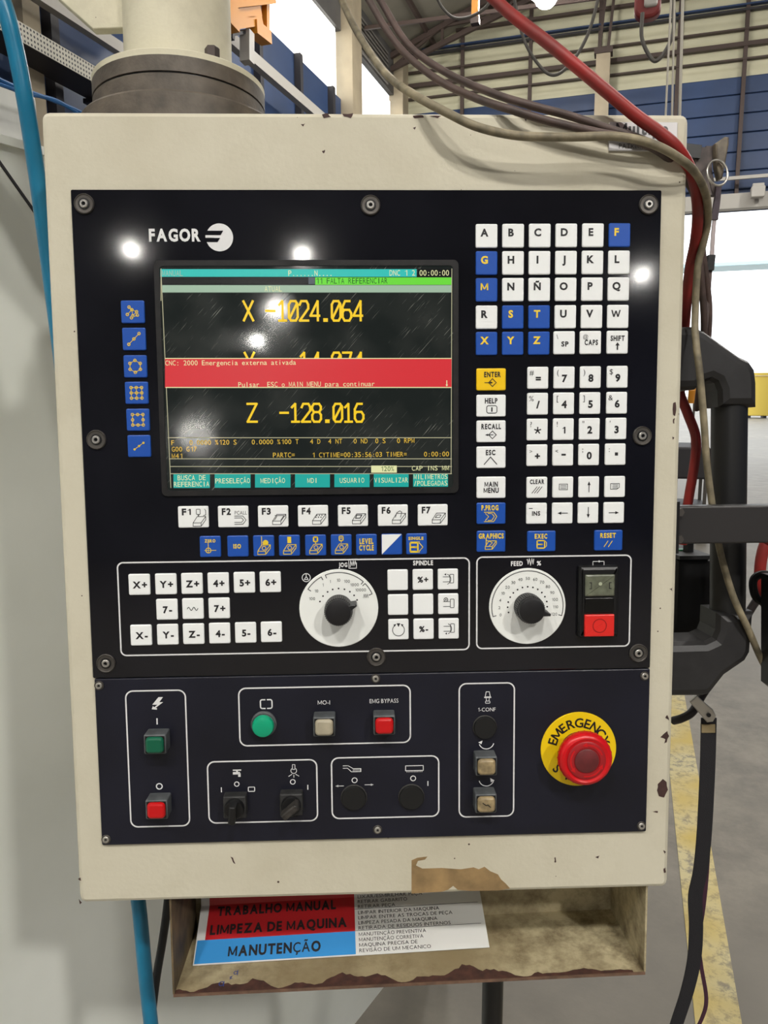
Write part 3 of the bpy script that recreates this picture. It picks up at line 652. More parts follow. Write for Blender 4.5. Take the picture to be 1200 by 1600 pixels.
def L_graph(i): i.text('GRAPHICS', 0, 8.5, 7.5, fit=40); block(i, -1, -6, 0.85, 1.1); i.line([(-8, 4), (-8, -6)], 1.4); i.line([(-8, 2), (2, -2), (-4, -8)], 1.0)
for py, m, lab, fn in ((593, key_y, 'yellow key marked ENTER', L_enter), (634, key_w, 'white key marked HELP', L_help), (674, key_w, 'white key marked RECALL', L_recall), (714.5, key_w, 'white key marked ESC', L_esc),
                       (761.5, key_w, 'white key marked MAIN MENU', L_main), (802, key_b, 'blue key marked P.PROG', L_pprog), (845.5, key_b, 'blue key marked GRAPHICS', L_graph)):
    key(767, py, 46, 34, m, lab, fn, ink_y if m is key_b else ink_k)
num = [["#=", "(7", ")8", "$9"], ["%/", "[4", "]5", "&6"], ["?*", "!1", "\"2", "'3"], [">+", "<-", ";0", ":."]]
nx = [(840, 881, 922, 964), (839.5, 880.3, 921.3, 963), (839, 879.7, 920.3, 962), (838.6, 879, 919.4, 960.8)]; ny = [590.5, 631, 671.2, 711.3]
for r_ in range(4):
    for c_ in range(4):
        a, b = num[r_][c_]
        def fn(i, a=a, b=b):
            if b == '.': i.rect(-1, -2, 4, 3)
            elif b == '-': i.rect(-2.5, -1, 4.5, 1.8)
            elif b == '*': [i.line([(0.5, -1.5), (0.5+5*math.cos(R(a_)), -1.5+5*math.sin(R(a_)))], 1.9) for a_ in (90, 162, 234, 306, 18)]
            else: i.text(b, 0.5, -1.5, 10.5 if b not in '+=*' else 10, bold=0.042)
            i.text(a, -10, 8 if a not in '<>' else 6, 8 if a not in '<>' else 6, bold=0)
        key(nx[r_][c_], ny[r_]-0.5*c_, 33, 34, key_w, 'white key marked '+{'=': 'equals sign', '/': 'slash', '*': 'asterisk', '+': 'plus sign', '-': 'minus sign', '.': 'decimal point'}.get(b, b), fn)
def L_clear(i): i.text('CLEAR', 0, 9, 6.5, fit=23); [i.line([(-8+4*q, -9), (0+4*q, 1)], 1.1) for q in range(3)]
def L_page(i, fl=1):
    i.line([(-6*fl, 5), (7*fl, 5), (7*fl, -4), (-6*fl, -4)] if fl > 0 else [(-7, 5), (7, 5), (7, -1), (3, -4), (-7, -4)], 0.9, True)
    for q in range(3): i.line([(-4, 2.8-2.4*q), (5, 2.8-2.4*q)], 0.8)
def L_ins(i): i.text('INS', -1, 0, 6.5, fit=13); i.line([(-12, 8), (-7, 8)], 1.2)
for c_, (lab, fn) in enumerate((('white key marked CLEAR', L_clear), ('white key with page up symbol', lambda i: L_page(i, 1)), ('white key with up arrow', lambda i: arrow(i, (0, -8), (0, 9))), ('white key with page down symbol', lambda i: L_page(i, -1)))):
    key(lerp(838.5, 960, c_/3), 761.5-0.4*c_, 33, 33.5, key_w, lab, fn)
for c_, (lab, fn) in enumerate((('white key marked INS', L_ins), ('white key with left arrow', lambda i: arrow(i, (8, 0), (-8, 0))), ('white key with down arrow', lambda i: arrow(i, (0, 9), (0, -8))), ('white key with right arrow', lambda i: arrow(i, (-8, 0), (8, 0))))):
    key(lerp(838, 958.5, c_/3), 802-0.4*c_, 33, 33.5, key_w, lab, fn)
def L_exec(i): i.text('EXEC', -1, 8, 7, fit=20); i.rframe(-7, -11, 5, 1, 1.5, 2); arrow(i, (-5, -5), (3, -5), 2, 2.5); i.line([(5, 1), (8, -2), (8, -8), (5, -11)], 1)
def L_reset(i): i.text('RESET', -1, 8, 7, fit=25); [i.line([(-7+7*q, -10), (-1+7*q, -1)], 1.1) for q in range(2)]
key(845.5, 845.3, 45.5, 33, key_b, 'blue key marked EXEC', L_exec, ink_y); key(950, 844, 45.5, 33, key_b, 'blue key marked RESET', L_reset, ink_y)
# function keys F1-F7
def fk(n_):
    def fn(i):
        i.text('F%d' % n_, -10.5, 8, 9.5, fit=14)
        if n_ == 1: block(i, 9, -7, 0.95); i.rframe(5, 4, 11, 12, 1, 0.9); i.line([(7, 4), (8, 1), (9.5, 4)], 0.9); i.line([(18, 12), (19.5, 10), (19.5, 3), (16, 2)], 0.9)
        elif n_ == 2:
            i.text('PCALL', 12, 6, 5.5, fit=19, bold=0); i.line([(2, 1), (15, 1), (20, -5.5), (15, -12), (2, -12)], 0.9); i.line([(2, -2), (13, -2), (16, -5.5), (13, -9), (2, -9)], 0.9)
        else:
            block(i, 9, -5, 1.0)
            if n_ == 3: i.line([(3, 1), (17, 1)], 0.9); i.line([(6, 0), (2, -6)], 0.9); i.line([(17, 1), (12, -6)], 0.9)
            if n_ == 4: [i.disc(6+q % 3*4-q//3*1.5, 1-q//3*3, 1) for q in range(6)]
            if n_ == 5: i.line([(6, 1), (14, 1), (11, -4), (4, -4)], 1.4, True)
            if n_ == 6: i.line([(4, -3), (6, 4), (11, 7), (14, 5), (12, -3)], 0.9)
            if n_ == 7: i.line([(7, 0), (13, 0), (11, -4), (4, -4)], 0.9, True)
    return fn
for n_ in range(7): key(lerp(302.5, 676, n_/6), lerp(807.5, 804.5, n_/6), 47.5, 34, key_w, 'white key marked F%d' % (n_+1), fk(n_+1))
def L_zero(i): i.text('ZERO', 0, 9, 4.5, fit=17); i.line([(-3, 6), (-3, -10)], 0.9); i.line([(-9, -6), (9, -6)], 0.9); i.ring(-3, -6, 4, 1.2)
def tool(kind):
    def fn(i):
        block(i, 0, -6, 0.95, 1.1); i.ring(0.5, -3.5, 3, 1)
        if kind == 0: i.line([(-3, 15), (-3, 2)], 1.0); i.disc(3, 5, 4.5)
        if kind == 1: i.rect(-3, 4, 3, 14)
        if kind == 2: i.rframe(-3, 6, 3, 13, 1.5, 2.2); i.line([(0, 6), (0, 3)], 1.4)
        if kind == 3: i.rframe(-3, 7, 3, 14, 1.5, 1.6); i.disc(0, 11, 1.2); i.line([(0, 7), (0, 4)], 1.2)
    return fn
def L_level(i): i.text('LEVEL', 0, 5.5, 8, fit=22); i.text('CYCLE', 0, -5, 8, fit=23)
def L_single(i): i.text('SINGLE', -1, 9, 4.5, fit=24); i.rframe(-10, -12, 2, 2, 1, 2.4); arrow(i, (-8, -5), (2, -5), 2.6, 3); i.line([(4, 2), (10, -5), (4, -12)], 1.2); i.line([(-10, 3.5), (5, 3.5)], 0.8); i.line([(-10, -13.5), (5, -13.5)], 0.8)
bl = [(329, 'blue key marked ZERO', L_zero), (372, 'blue key marked ISO', lambda i: i.text('ISO', -1, 0, 6.5, fit=12)), (412.3, 'blue key with worn drilling symbol', tool(0)), (452.4, 'blue key with milling tool symbol', tool(1)),
      (493.3, 'blue key with boring tool symbol', tool(2)), (533.2, 'blue key with tapping tool symbol', tool(3)), (572.6, 'blue key marked LEVEL CYCLE', L_level), (612, 'key split diagonally white over blue', None), (650.7, 'blue key marked SINGLE', L_single)]
for px, lab, fn in bl:
    py = lerp(853.7, 849.6, (px-329)/321.7)
    o = key(px, py, 33, 33.5, key_b, lab, fn, ink_y)
    if fn is None: Ink(PX).poly([(-15.6, -15.8), (15.6, 15.8), (-15.6, 15.8)]).build('legend', key_w, o, -0.00145)
# left column of drawing symbols
def dots(pts, edges, r=2.0):
    def fn(i):
        for a, b in edges: i.line([pts[a], pts[b]], 0.8)
        for p in pts: i.ring(p[0], p[1], r, 1.1, 10)
    return fn
hexp = [(9*math.cos(R(60*q+30)), 9*math.sin(R(60*q+30))) for q in range(6)]; g9 = [(-8+8*(q % 3), 8-8*(q//3)) for q in range(9)]
ic = [('blue key with scattered point pattern symbol', dots([(-5, 7), (-8, -4), (-1, 3), (6, 0), (7, -5), (0, -6), (-2, -9)], [(0, 2), (2, 3), (3, 5), (1, 2), (4, 6), (2, 5)])), ('blue key with inclined line of points symbol', dots([(-8, -8), (0, 0), (8, 8)], [(0, 2)])),
      ('blue key with circle of points symbol', dots(hexp, [(q, (q+1) % 6) for q in range(6)])), ('blue key with grid of points symbol', dots(g9, [(0, 2), (3, 5), (6, 8), (0, 6), (1, 7), (2, 8)])),
      ('blue key with square frame of points symbol', dots([g9[q] for q in (0, 1, 2, 3, 5, 6, 7, 8)], [(0, 2), (2, 7), (7, 5), (5, 0)])), ('blue key with short line of points symbol', dots([(-7, -5), (0, 0), (7, 5)], [(0, 2)], 1.2))]
for (px, py), (lab, fn) in zip(((208, 487.6), (210.1, 530), (212, 572.7), (214.1, 614), (216.2, 656), (218, 697)), ic): key(px, py, 35.5, 34, key_b, lab, fn, ink_y)
# jog keys
def jk(t): return lambda i: i.text(t, 1, -0.5, 10, bold=0.042)
for px, t in zip((218.2, 259.6, 300.3, 341.4, 382, 422.5), ('X+', 'Y+', 'Z+', '4+', '5+', '6+')): key(px, lerp(913, 909, (px-218)/204), 33.5, 33.5, key_w, 'white key marked '+t, jk(t))
for px, t in zip((221, 262.4, 302.8, 343.5, 384, 424.2), ('X-', 'Y-', 'Z-', '4-', '5-', '6-')): key(px, lerp(992, 987, (px-221)/203), 33.5, 33.5, key_w, 'white key marked '+t, jk(t))
key(261.3, 951.7, 33.5, 33.5, key_w, 'white key marked 7-', jk('7-')); key(342.8, 949.8, 33.5, 33.5, key_w, 'white key marked 7+', jk('7+'))
key(301.8, 950.7, 33.5, 33.5, key_w, 'white key with wavy line', lambda i: i.line([(-8.5+q*1.1, 2.6*math.sin(q*0.85)) for q in range(16)], 1.1))
# spindle keys
def spin(v):
    def fn(i):
        i.rframe(3, -6, 9, 8, 1, 0.9); i.line([(-8, 4), (3, 4)], 0.9); i.line([(-8, -4), (3, -4)], 0.9)
        if v: i.arc(-4, 0, 8.5, -70, 70, 0.9, 12); i.poly([(-3, 9.5), (-6, 8), (-3, 6)]) if v > 0 else i.poly([(-3, -9.5), (-6, -8), (-3, -6)])
        else: i.ring(-4, 7, 3, 1.2); i.disc(-4, 7, 1.2)
    return fn
def L_rot(i): i.arc(0, -1, 9.5, 125, 415, 1.1, 24); i.poly([(-3, 10), (3, 10), (0, 4)]); i.poly([(-8, 8), (-3.5, 9), (-6, 4.5)]); i.poly([(8, 8), (3.5, 9), (6, 4.5)])
sk = [('blank white spindle key in the top row', None), ('white key marked percent plus', lambda i: i.text('%+', 0, 0, 8.5)), ('white key with clockwise spindle symbol', spin(1)),
      ('blank white spindle key at left of the middle row', None), ('blank white spindle key in the centre', None), ('white key with stopped spindle symbol', spin(0)),
      ('white key with round arrow', L_rot), ('white key marked percent minus', lambda i: i.text('%-', 0, 0, 8.5)), ('white key with counterclockwise spindle symbol', spin(-1))]
for q, (lab, fn) in enumerate(sk): key((621.3, 660.5, 699.7)[q % 3]+0.6*(q//3), (905.8, 944.4, 982.9)[q//3]-0.6*(q % 3), 32.5, 33.5, key_w, lab, fn)
# printed words on the upper plate
x, z_ = c2(661, 879.5); Ink().text('SPINDLE', x, z_, 0.0036, fit=0.0165).build('panel_lettering', ink_w, up_pl, YP-0.0002)
x, z_ = c2(536, 882.5); Ink().text('JOG', x, z_, 0.0034, fit=0.0072).build('panel_lettering', ink_w, up_pl, YP-0.0002)
x, z_ = c2(551, 882); i = Ink(PX); i.line([(-6, 6), (-6, -6), (6, -6), (6, 3)], 1); i.line([(-4, -4), (-3, 6), (-1, -2), (1, 6), (2, -2), (4, 6), (5, 0)], 1); i.build('panel_symbol', ink_w, up_pl, YP-0.0002, (x, 0, z_))
x, z_ = c2(478.5, 902.5); i = Ink(PX); i.ring(0, 0, 6.5, 1.2); i.line([(0, 6), (0, 1)], 1); i.line([(-3, -3), (3, -3), (0, 2)], 1.1, True); i.build('panel_symbol', ink_w, up_pl, YP-0.0002, (x, 0, z_))
x, z_ = c2(807.5, 880.5); Ink().text('FEED', x, z_, 0.0036, fit=0.0098).build('panel_lettering', ink_w, up_pl, YP-0.0002)
x, z_ = c2(829, 878.5); i = Ink(PX); i.line([(-6, 4), (-5, 5), (-4, -3), (-2, 6), (0, -5), (2, 6), (4, -3), (5, 5)], 1.1); i.build('panel_symbol', ink_w, up_pl, YP-0.0002, (x, 0, z_))
x, z_ = c2(842, 880); Ink().text('%', x, z_, 0.0034).build('panel_lettering', ink_w, up_pl, YP-0.0002)
x, z_ = c2(935, 881); i = Ink(PX); i.line([(-9, -5), (-9, 4), (9, 4), (9, -5)], 0.9); i.disc(-9, -3, 1.8); i.disc(9, -3, 1.8); i.disc(1, 4, 1.6); i.build('panel_symbol', ink_w, up_pl, YP-0.0002, (x, 0, z_))

# --- rotary dials
def dial(px, py, rpx, lab, marks, pointer, arcs, nm_knob):
    x, z_ = c2(px, py); r = rpx*PX*1.03
    d = MB().lathe([(r, -0.001), (r, 0.0006), (r-0.0004, 0.001)], axis='y', n=64).build('dial_disc', dial_w, cab, loc=(x, YP, z_)); d['label'] = lab
    i = Ink(PX*1.03)
    for ang, tx in marks:
        a = R(ang); i.disc(31*math.cos(a), 31*math.sin(a), 1.35, 10)
        if tx == '~': i.line([(46*math.cos(a)-4+q*1.3, 46*math.sin(a)+(3 if q % 2 else -3)) for q in range(7)], 0.6)
        else: i.text(tx, 44*math.cos(a), 44*math.sin(a), 4.6, bold=0.0)
    i.build('scale_print', ink_k, d, -0.00115)
    i = Ink(PX*1.03)
    for a0, a1 in arcs:
        i.arc(0, 0, 56, a0, a1, 1.3, 30)
        for a in (a0, a1): i.line([(56*math.cos(R(a)), 56*math.sin(R(a))), (51*math.cos(R(a)), 51*math.sin(R(a)))], 1.3)
    i.build('scale_arc', ink_g, d, -0.00115)
    kr = 0.0112; h = 0.0195
    k_ = MB().lathe([(kr*1.03, 0.0005), (kr*1.03, 0.002), (kr, 0.003), (kr*0.97, h-0.002), (kr*0.9, h-0.0004), (kr*0.8, h)], axis='y', n=40)
    for q in range(40):                                  # knurl round the skirt
        a = 2*math.pi*q/40; k_.bar((kr*1.0*math.cos(a), -0.003, kr*1.0*math.sin(a)), (kr*0.985*math.cos(a), -h+0.004, kr*0.985*math.sin(a)), 0.0009, 0.0009)
    kn = k_.build('knob', mat('knob_black', (24, 23, 25), 0.42), d); kn['label'] = 'black rotary knob'
    a = R(pointer); ca, sa = math.cos(a), math.sin(a)
    MB().prism([(p[0]*ca-p[1]*sa, p[0]*sa+p[1]*ca) for p in ((kr*0.6, -0.0032), (kr*1.42, -0.0009), (kr*1.42, 0.0009), (kr*0.6, 0.0032))], -h+0.0008, -0.003, 0.0006).build('pointer', MATS['knob_black'], kn)
    return d
dial(529.5, 950, 61, 'white jog dial disc with step numbers', [(157+8-0, '100') if False else (159, '100'), (141, '10'), (123, '1'), (107, '1'), (90, '10'), (73, '100'), (56, '1000'), (40, '10000'), (24, '~')], 22, [(118, 147), (47, 111), (23, 43)], 'jog')
fm = ['0', '2', '4', '10', '20', '30', '40', '50', '60', '70', '80', '90', '100', '110', '120']
dial(823.7, 947, 60, 'white feed dial disc with percentage numbers', [(197-q*15.3, t) for q, t in enumerate(fm)], -14, [(-16, 196)], 'feed')

# --- start / stop rocker block on the upper plate
p0 = c2(936, 941, -0.009)
bx0 = Vector((p0[0], 0, p0[1]))
st = MB().prism(rrect(0.0335, 0.0605, 0.0015, 3), -0.0095, -0.003, 0.003).build('start_stop_switch', black_p, cab, loc=(p0[0], 0, p0[1])); st['label'] = 'black start and stop switch block'
MB().prism(rrect(0.0245, 0.018, 0.0008, 2, 0, 0.0145), -0.0118, -0.009, 0.0012).build('start_lens', mat('grey_green_lens', (112, 116, 98), 0.25, vary=0.2, vscale=150), st)
MB().prism(rrect(0.0245, 0.0128, 0.0006, 2, 0, -0.0025), -0.0102, -0.009, 0.0006).build('middle_block', mat('glossy_black', (10, 10, 11), 0.2), st)
rd = MB().prism(rrect(0.0248, 0.0185, 0.0006, 2, 0, -0.0192), -0.0118, -0.009, 0.0008).build('stop_button', mat('stop_red', (222, 42, 36), 0.35), st); rd['label'] = 'red stop button'
Ink().ring(0, -0.0192, 0.0056, 0.0007, 28).build('stop_ring', mat('dark_red_ring', (150, 22, 20), 0.4), st, -0.01195)
i = Ink()
for sx in (-1, 1): i.line([(sx*0.009, 0.012), (sx*0.0075, 0.012), (sx*0.0075, 0.017), (sx*0.009, 0.017)], 0.0006)
i.build('lens_mark', ink_k, st, -0.012); Ink().disc(0, 0.016, 0.0015).build('lens_spot', mat('lens_spot', (170, 176, 150), 0.4), st, -0.01195)

# --- lower plate switches
def pbutton(px, py, m, lab, scratch=False):
    x, z_ = c2(px, py, -0.0165)
    o = MB().prism(rrect(0.0180, 0.0166, 0.0012, 2), -0.0135, 0.0002, 0.001).build('push_button', grey_p, cab, loc=(x, YP, z_)); o['label'] = lab
    MB().prism(rrect(0.0160, 0.0146, 0.0008, 2), -0.0137, -0.012, 0.0002).build('inner_shroud', black_p, o)
    MB().prism(rrect(0.0148, 0.0136, 0.0034, 4), -0.0165, -0.012, 0.002).build('lens', m, o)
    if scratch: Ink(PX).line([(-6, 4), (-1, 0), (2, 1), (6, -3)], 1.4).build('scratch', black_p, o, -0.0167)
pbutton(242, 1163.5, green_l, 'square push button with dark green lens'); pbutton(244.5, 1265.5, red_l, 'square push button with red lens under the O'); pbutton(506.5, 1136, cream_l, 'square push button with cream lens under MO-I')
pbutton(600.5, 1133.5, red_l, 'square push button with red lens under EMG BYPASS'); pbutton(760, 1197.5, amber_l, 'upper old cream push button below the tool symbol'); pbutton(759.5, 1256, amber_l, 'scratched lower old cream push button', True)
x, z_ = c2(411, 1134.5, -0.009)
o = MB().lathe([(0.0108, -0.0005), (0.0108, 0.002), (0.0098, 0.003), (0.0096, 0.0048)], axis='y', n=40).build('indicator_lamp', grey_p, cab, loc=(x, YP, z_)); o['label'] = 'round bright green indicator'
MB().lathe([(0.0091, 0.003), (0.0091, 0.007), (0.0084, 0.0086), (0.006, 0.0094), (0.002, 0.0097)], axis='y', n=40).build('lens', green2_l, o)
for px, py, r_, lab in ((553, 1247, 0.0112, 'black blanking plug left'), (643, 1246, 0.0112, 'black blanking plug right'), (758, 1137, 0.0103, 'black blanking plug under 1-CONF')):
    x, z_ = c2(px, py, -0.005)
    o = MB().lathe([(r_, -0.0005), (r_, 0.0008), (r_-0.0006, 0.0012)], axis='y', n=40).build('blanking_plug', mat('dusty_black', (46, 44, 42), 0.6), cab, loc=(x, YP, z_)); o['label'] = lab
    MB().lathe([(r_*0.93, 0.001), (r_*0.93, 0.0025), (r_*0.88, 0.0033)], axis='y', n=40).build('cap', mat('matt_black', (14, 14, 14), 0.55), o)
def selector(px, py, ang, lab, lever_m):
    x, z_ = c2(px, py, -0.012)
    o = MB().prism(rrect(0.0190, 0.0190, 0.001, 2), -0.009, 0.0002, 0.001).build('selector_switch', mat('selector_grey', (52, 52, 52), 0.5, vary=0.4, vscale=120), cab, loc=(x, YP, z_)); o['label'] = lab
    MB().lathe([(0.0082, 0.008), (0.0082, 0.0125), (0.0076, 0.0135)], axis='y', n=32).build('knob_base', black_p, o)
    a = R(ang); ca, sa = math.cos(a), math.sin(a)
    MB().prism([(p[0]*ca-p[1]*sa, p[0]*sa+p[1]*ca) for p in ((-0.0075, -0.0028), (0.0075, -0.0028), (0.0086, 0), (0.0075, 0.0028), (-0.0075, 0.0028))], -0.0235, -0.012, 0.0012).build('lever', lever_m, o)
selector(366.5, 1262, -95, 'coolant selector switch with lever pointing down', black_p); selector(455, 1258, 40, 'lamp selector switch with lever turned diagonally', mat('worn_lever', (70, 66, 62), 0.35, vary=0.5, vscale=200))
# symbols and words of the lower plate
def sym(px, py, fn, k_=PX*1.03): x, z_ = c2(px, py); i = Ink(k_); fn(i); i.build('panel_symbol', ink_w, lo_pl, YP-0.0002, (x, 0, z_))
sym(246, 1100, lambda i: (i.poly([(2, 11), (9, 11), (3, 3), (9, 3), (-3, -6), (-1, -6), (-1, -9), (-9, -8), (-7, -3), (-5, -5), (0, -1), (-8, -1)])))
sym(245.5, 1127, lambda i: i.rect(-1, -5, 1, 5)); sym(249, 1228.5, lambda i: i.ring(0, 0, 4.5, 1.8))
def s_cyc(i): i.rframe(-9, -7, 9, 7, 3, 2); 
sym(416, 1100, s_cyc)
x, z_ = c2(416, 1100); Ink(PX).rect(-1.2, 5, 1.2, 9).rect(-1.2, -9, 1.2, -5).build('panel_symbol', plate2_m, lo_pl, YP-0.0004, (x, 0, z_))
sym(506, 1097.5, lambda i: i.text('MO-I', 0, 0, 6.5, fit=19, bold=0)); sym(600, 1095, lambda i: i.text('EMG BYPASS', 0, 0, 6.5, fit=45, bold=0))
sym(370, 1208, lambda i: (i.rect(-6, 4, 7, 6), i.rect(-1, 2, 2, 5), i.rect(-6, -2, 5, 2), i.rect(2, -6, 6, 0)))
sym(370, 1225, lambda i: i.ring(0, 0, 3.6, 1.4)); sym(346, 1234, lambda i: i.rect(-0.8, -4, 0.8, 4)); sym(393, 1233, lambda i: i.rframe(-5, -3.5, 5, 3.5, 1.2, 1.4))
sym(459, 1205, lambda i: (i.arc(0, 1, 4.5, -230, 50, 1), i.rframe(-2, 3, 2, 11, 0.8, 1), i.line([(-3, -5), (-8, -8)], 1), i.line([(3, -5), (8, -8)], 1), i.line([(0, -6), (0, -10)], 1)))
sym(457.5, 1221.5, lambda i: i.ring(0, 0, 3.8, 1.4)); sym(481, 1230, lambda i: i.rect(-0.8, -4, 0.8, 4))
sym(550, 1201, lambda i: (i.line([(-14, 5), (-6, 5), (2, 0), (14, 0), (14, -5), (-1, -5), (-7, 1), (-14, 1)], 1), [i.line([(2+q*2.2, -4), (2+q*2.2, -1)], 0.7) for q in range(6)]))
sym(554, 1219, lambda i: i.ring(0, 0, 4, 1.4)); sym(531, 1228, lambda i: arrow(i, (6, 0), (-7, 0), 1, 3)); sym(577, 1226, lambda i: arrow(i, (-7, 0), (7, 0), 1, 3))
sym(647.5, 1201, lambda i: (i.line([(-14, -3), (-14, 5), (14, 5), (14, -3)], 1.2, True), [i.line([(-12+q*2.4, -5.5), (-12+q*2.4, -4)], 0.7) for q in range(11)])); sym(645.5, 1216, lambda i: i.ring(0, 0, 4, 1.4)); sym(668.5, 1224, lambda i: i.rect(-0.8, -4, 0.8, 4))
sym(762, 1089.5, lambda i: (i.line([(-2.5, 9), (2.5, 9), (4, 1), (-4, 1)], 1.1, True), i.rect(-5.5, -1, 5.5, 1), i.line([(-2.5, -1), (-2, -6), (2, -6), (2.5, -1)], 1.1), i.rframe(-3.5, -9.5, 3.5, -6, 1, 1)))
sym(760.5, 1108.5, lambda i: i.text('1-CONF', 0, 0, 6, fit=28, bold=0))
sym(760, 1161.5, lambda i: (i.arc(0, 3, 12, 200, 345, 1.4, 14), i.poly([(-13, 2), (-6, 5), (-8, -1)]))); sym(760, 1219.5, lambda i: (i.arc(0, 3, 12, 195, 340, 1.4, 14), i.poly([(13, 0), (6, 4), (7, -3)])))
# --- emergency stop
x, z_ = c2(903.5, 1170)
yel = mat('estop_yellow', (240, 204, 12), 0.4)
es = MB().lathe([(0.0324, -0.0005), (0.0324, 0.0007), (0.0321, 0.0011)], axis='y', n=64).build('emergency_stop', yel, cab, loc=(x, YP, z_)); es['label'] = 'yellow ring and red mushroom emergency stop button'
i = Ink()
for q, ch in enumerate('EMERGENCY'):
    a = R(162-q*18.0); i.text(ch, 0.0232*math.cos(a), 0.0232*math.sin(a), 0.0076, rot=a-math.pi/2, bold=0.02)
for q, ch in enumerate('STOP'):
    a = R(222+q*26); i.text(ch, 0.0245*math.cos(a), 0.0245*math.sin(a), 0.0076, rot=a+math.pi/2, bold=0.02)
i.build('ring_lettering', ink_k, es, -0.00125)
MB().lathe([(0.0155, 0.0008), (0.0155, 0.004), (0.013, 0.006), (0.013, 0.0135)], axis='y', n=40).build('collar', mat('estop_collar', (44, 42, 40), 0.5), es)
red_m = mat('estop_red', (206, 16, 24), 0.3)
hd_ = MB().lathe([(0.013, 0.012), (0.0205, 0.0135), (0.0222, 0.016), (0.0225, 0.0195), (0.0218, 0.0225), (0.0198, 0.0245), (0.0185, 0.0248), (0.0165, 0.0236), (0.0158, 0.0236)], axis='y', n=56)
for q in range(28):
    a = 2*math.pi*q/28; hd_.bar((0.0222*math.cos(a), -0.0165, 0.0222*math.sin(a)), (0.0222*math.cos(a), -0.0205, 0.0222*math.sin(a)), 0.0009, 0.0009)
hd_ = hd_.build('mushroom_head', red_m, es); hd_['label'] = 'red mushroom push head'
MB().lathe([(0.0160, 0.023), (0.0160, 0.0244), (0.0152, 0.0249), (0.0112, 0.0249), (0.0108, 0.0243)], axis='y', n=48).build('twist_ring', mat('estop_faded_red', (160, 26, 32), 0.4), hd_)
MB().lathe([(0.0100, 0.0236), (0.0100, 0.0252), (0.0092, 0.0257)], axis='y', n=40).build('centre_cap', mat('estop_dark_cap', (112, 40, 42), 0.5, vary=0.2, vscale=120), hd_)
i = Ink()
for a0 in (20, 140, 260):
    i.arc(0, 0, 0.0133, a0, a0+70, 0.0012, 14); a = R(a0+78); t_ = Vector((-math.sin(a), math.cos(a))); c_ = Vector((0.0133*math.cos(a), 0.0133*math.sin(a))); n_ = Vector((math.cos(a), math.sin(a)))
    i.poly([c_+t_*0.002, c_-t_*0.002+n_*0.002, c_-t_*0.002-n_*0.002])
i.build('arrow_print', red_m, hd_, -0.02500)

# --- monitor
SX0, SX1, SZ0, SZ1 = 0.0884, 0.3206, 0.3533, 0.5306
bz = MB(); b = 0.0045
o_ = rrect(SX1-SX0+2*b, SZ1-SZ0+2*b, 0.004, 4, (SX0+SX1)/2, (SZ0+SZ1)/2); i_ = rrect(SX1-SX0, SZ1-SZ0, 0.003, 4, (SX0+SX1)/2, (SZ0+SZ1)/2); n = len(o_)
vs = [(p[0], YP, p[1]) for p in o_]+[(p[0], YP-0.0018, p[1]) for p in [(q[0]*0.998+0.002*0.2045, q[1]*0.998+0.002*0.442) for q in o_]]+[(p[0], YP-0.0018, p[1]) for p in i_]+[(p[0], YP-0.0002, p[1]) for p in i_]
fs = []
for q in range(3):
    for k in range(n): j = (k+1) % n; fs.append((q*n+k, q*n+j, (q+1)*n+j, (q+1)*n+k))
mon = bz.add(vs, fs).build('monitor', mat('bezel_black', (30, 28, 28), 0.4, vary=0.5, vscale=120, col2=(14, 14, 15)), cab); mon['label'] = 'lit colour screen in thin black bezel'
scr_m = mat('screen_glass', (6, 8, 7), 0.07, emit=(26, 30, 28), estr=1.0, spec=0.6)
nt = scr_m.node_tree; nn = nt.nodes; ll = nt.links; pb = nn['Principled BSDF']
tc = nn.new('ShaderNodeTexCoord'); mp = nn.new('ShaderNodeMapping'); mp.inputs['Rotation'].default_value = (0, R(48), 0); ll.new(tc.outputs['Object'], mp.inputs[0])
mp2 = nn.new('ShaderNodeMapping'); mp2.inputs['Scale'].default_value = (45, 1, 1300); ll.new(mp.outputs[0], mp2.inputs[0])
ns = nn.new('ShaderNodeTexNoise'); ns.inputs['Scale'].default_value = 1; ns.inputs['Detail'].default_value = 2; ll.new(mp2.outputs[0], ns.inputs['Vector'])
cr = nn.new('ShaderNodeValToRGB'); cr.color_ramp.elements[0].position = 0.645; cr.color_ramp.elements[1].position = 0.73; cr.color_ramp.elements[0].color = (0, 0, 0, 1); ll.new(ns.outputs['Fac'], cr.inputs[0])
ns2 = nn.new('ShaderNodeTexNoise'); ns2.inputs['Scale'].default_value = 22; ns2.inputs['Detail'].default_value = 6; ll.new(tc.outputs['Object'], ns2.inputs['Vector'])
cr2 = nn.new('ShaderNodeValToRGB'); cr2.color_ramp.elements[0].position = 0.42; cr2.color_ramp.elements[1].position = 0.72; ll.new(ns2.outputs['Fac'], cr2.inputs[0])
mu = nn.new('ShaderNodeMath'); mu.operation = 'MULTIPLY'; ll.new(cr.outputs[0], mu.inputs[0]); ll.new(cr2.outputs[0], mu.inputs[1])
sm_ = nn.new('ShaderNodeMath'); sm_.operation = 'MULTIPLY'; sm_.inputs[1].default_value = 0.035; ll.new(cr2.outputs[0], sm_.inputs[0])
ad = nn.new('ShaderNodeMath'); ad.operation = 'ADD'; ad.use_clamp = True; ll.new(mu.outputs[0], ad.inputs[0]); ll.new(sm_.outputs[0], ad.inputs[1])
mxc = nn.new('ShaderNodeMix'); mxc.data_type = 'RGBA'; mxc.inputs['A'].default_value = rgb(8, 10, 9); mxc.inputs['B'].default_value = rgb(190, 190, 182); ll.new(ad.outputs[0], mxc.inputs['Factor']); ll.new(mxc.outputs['Result'], pb.inputs['Base Color'])
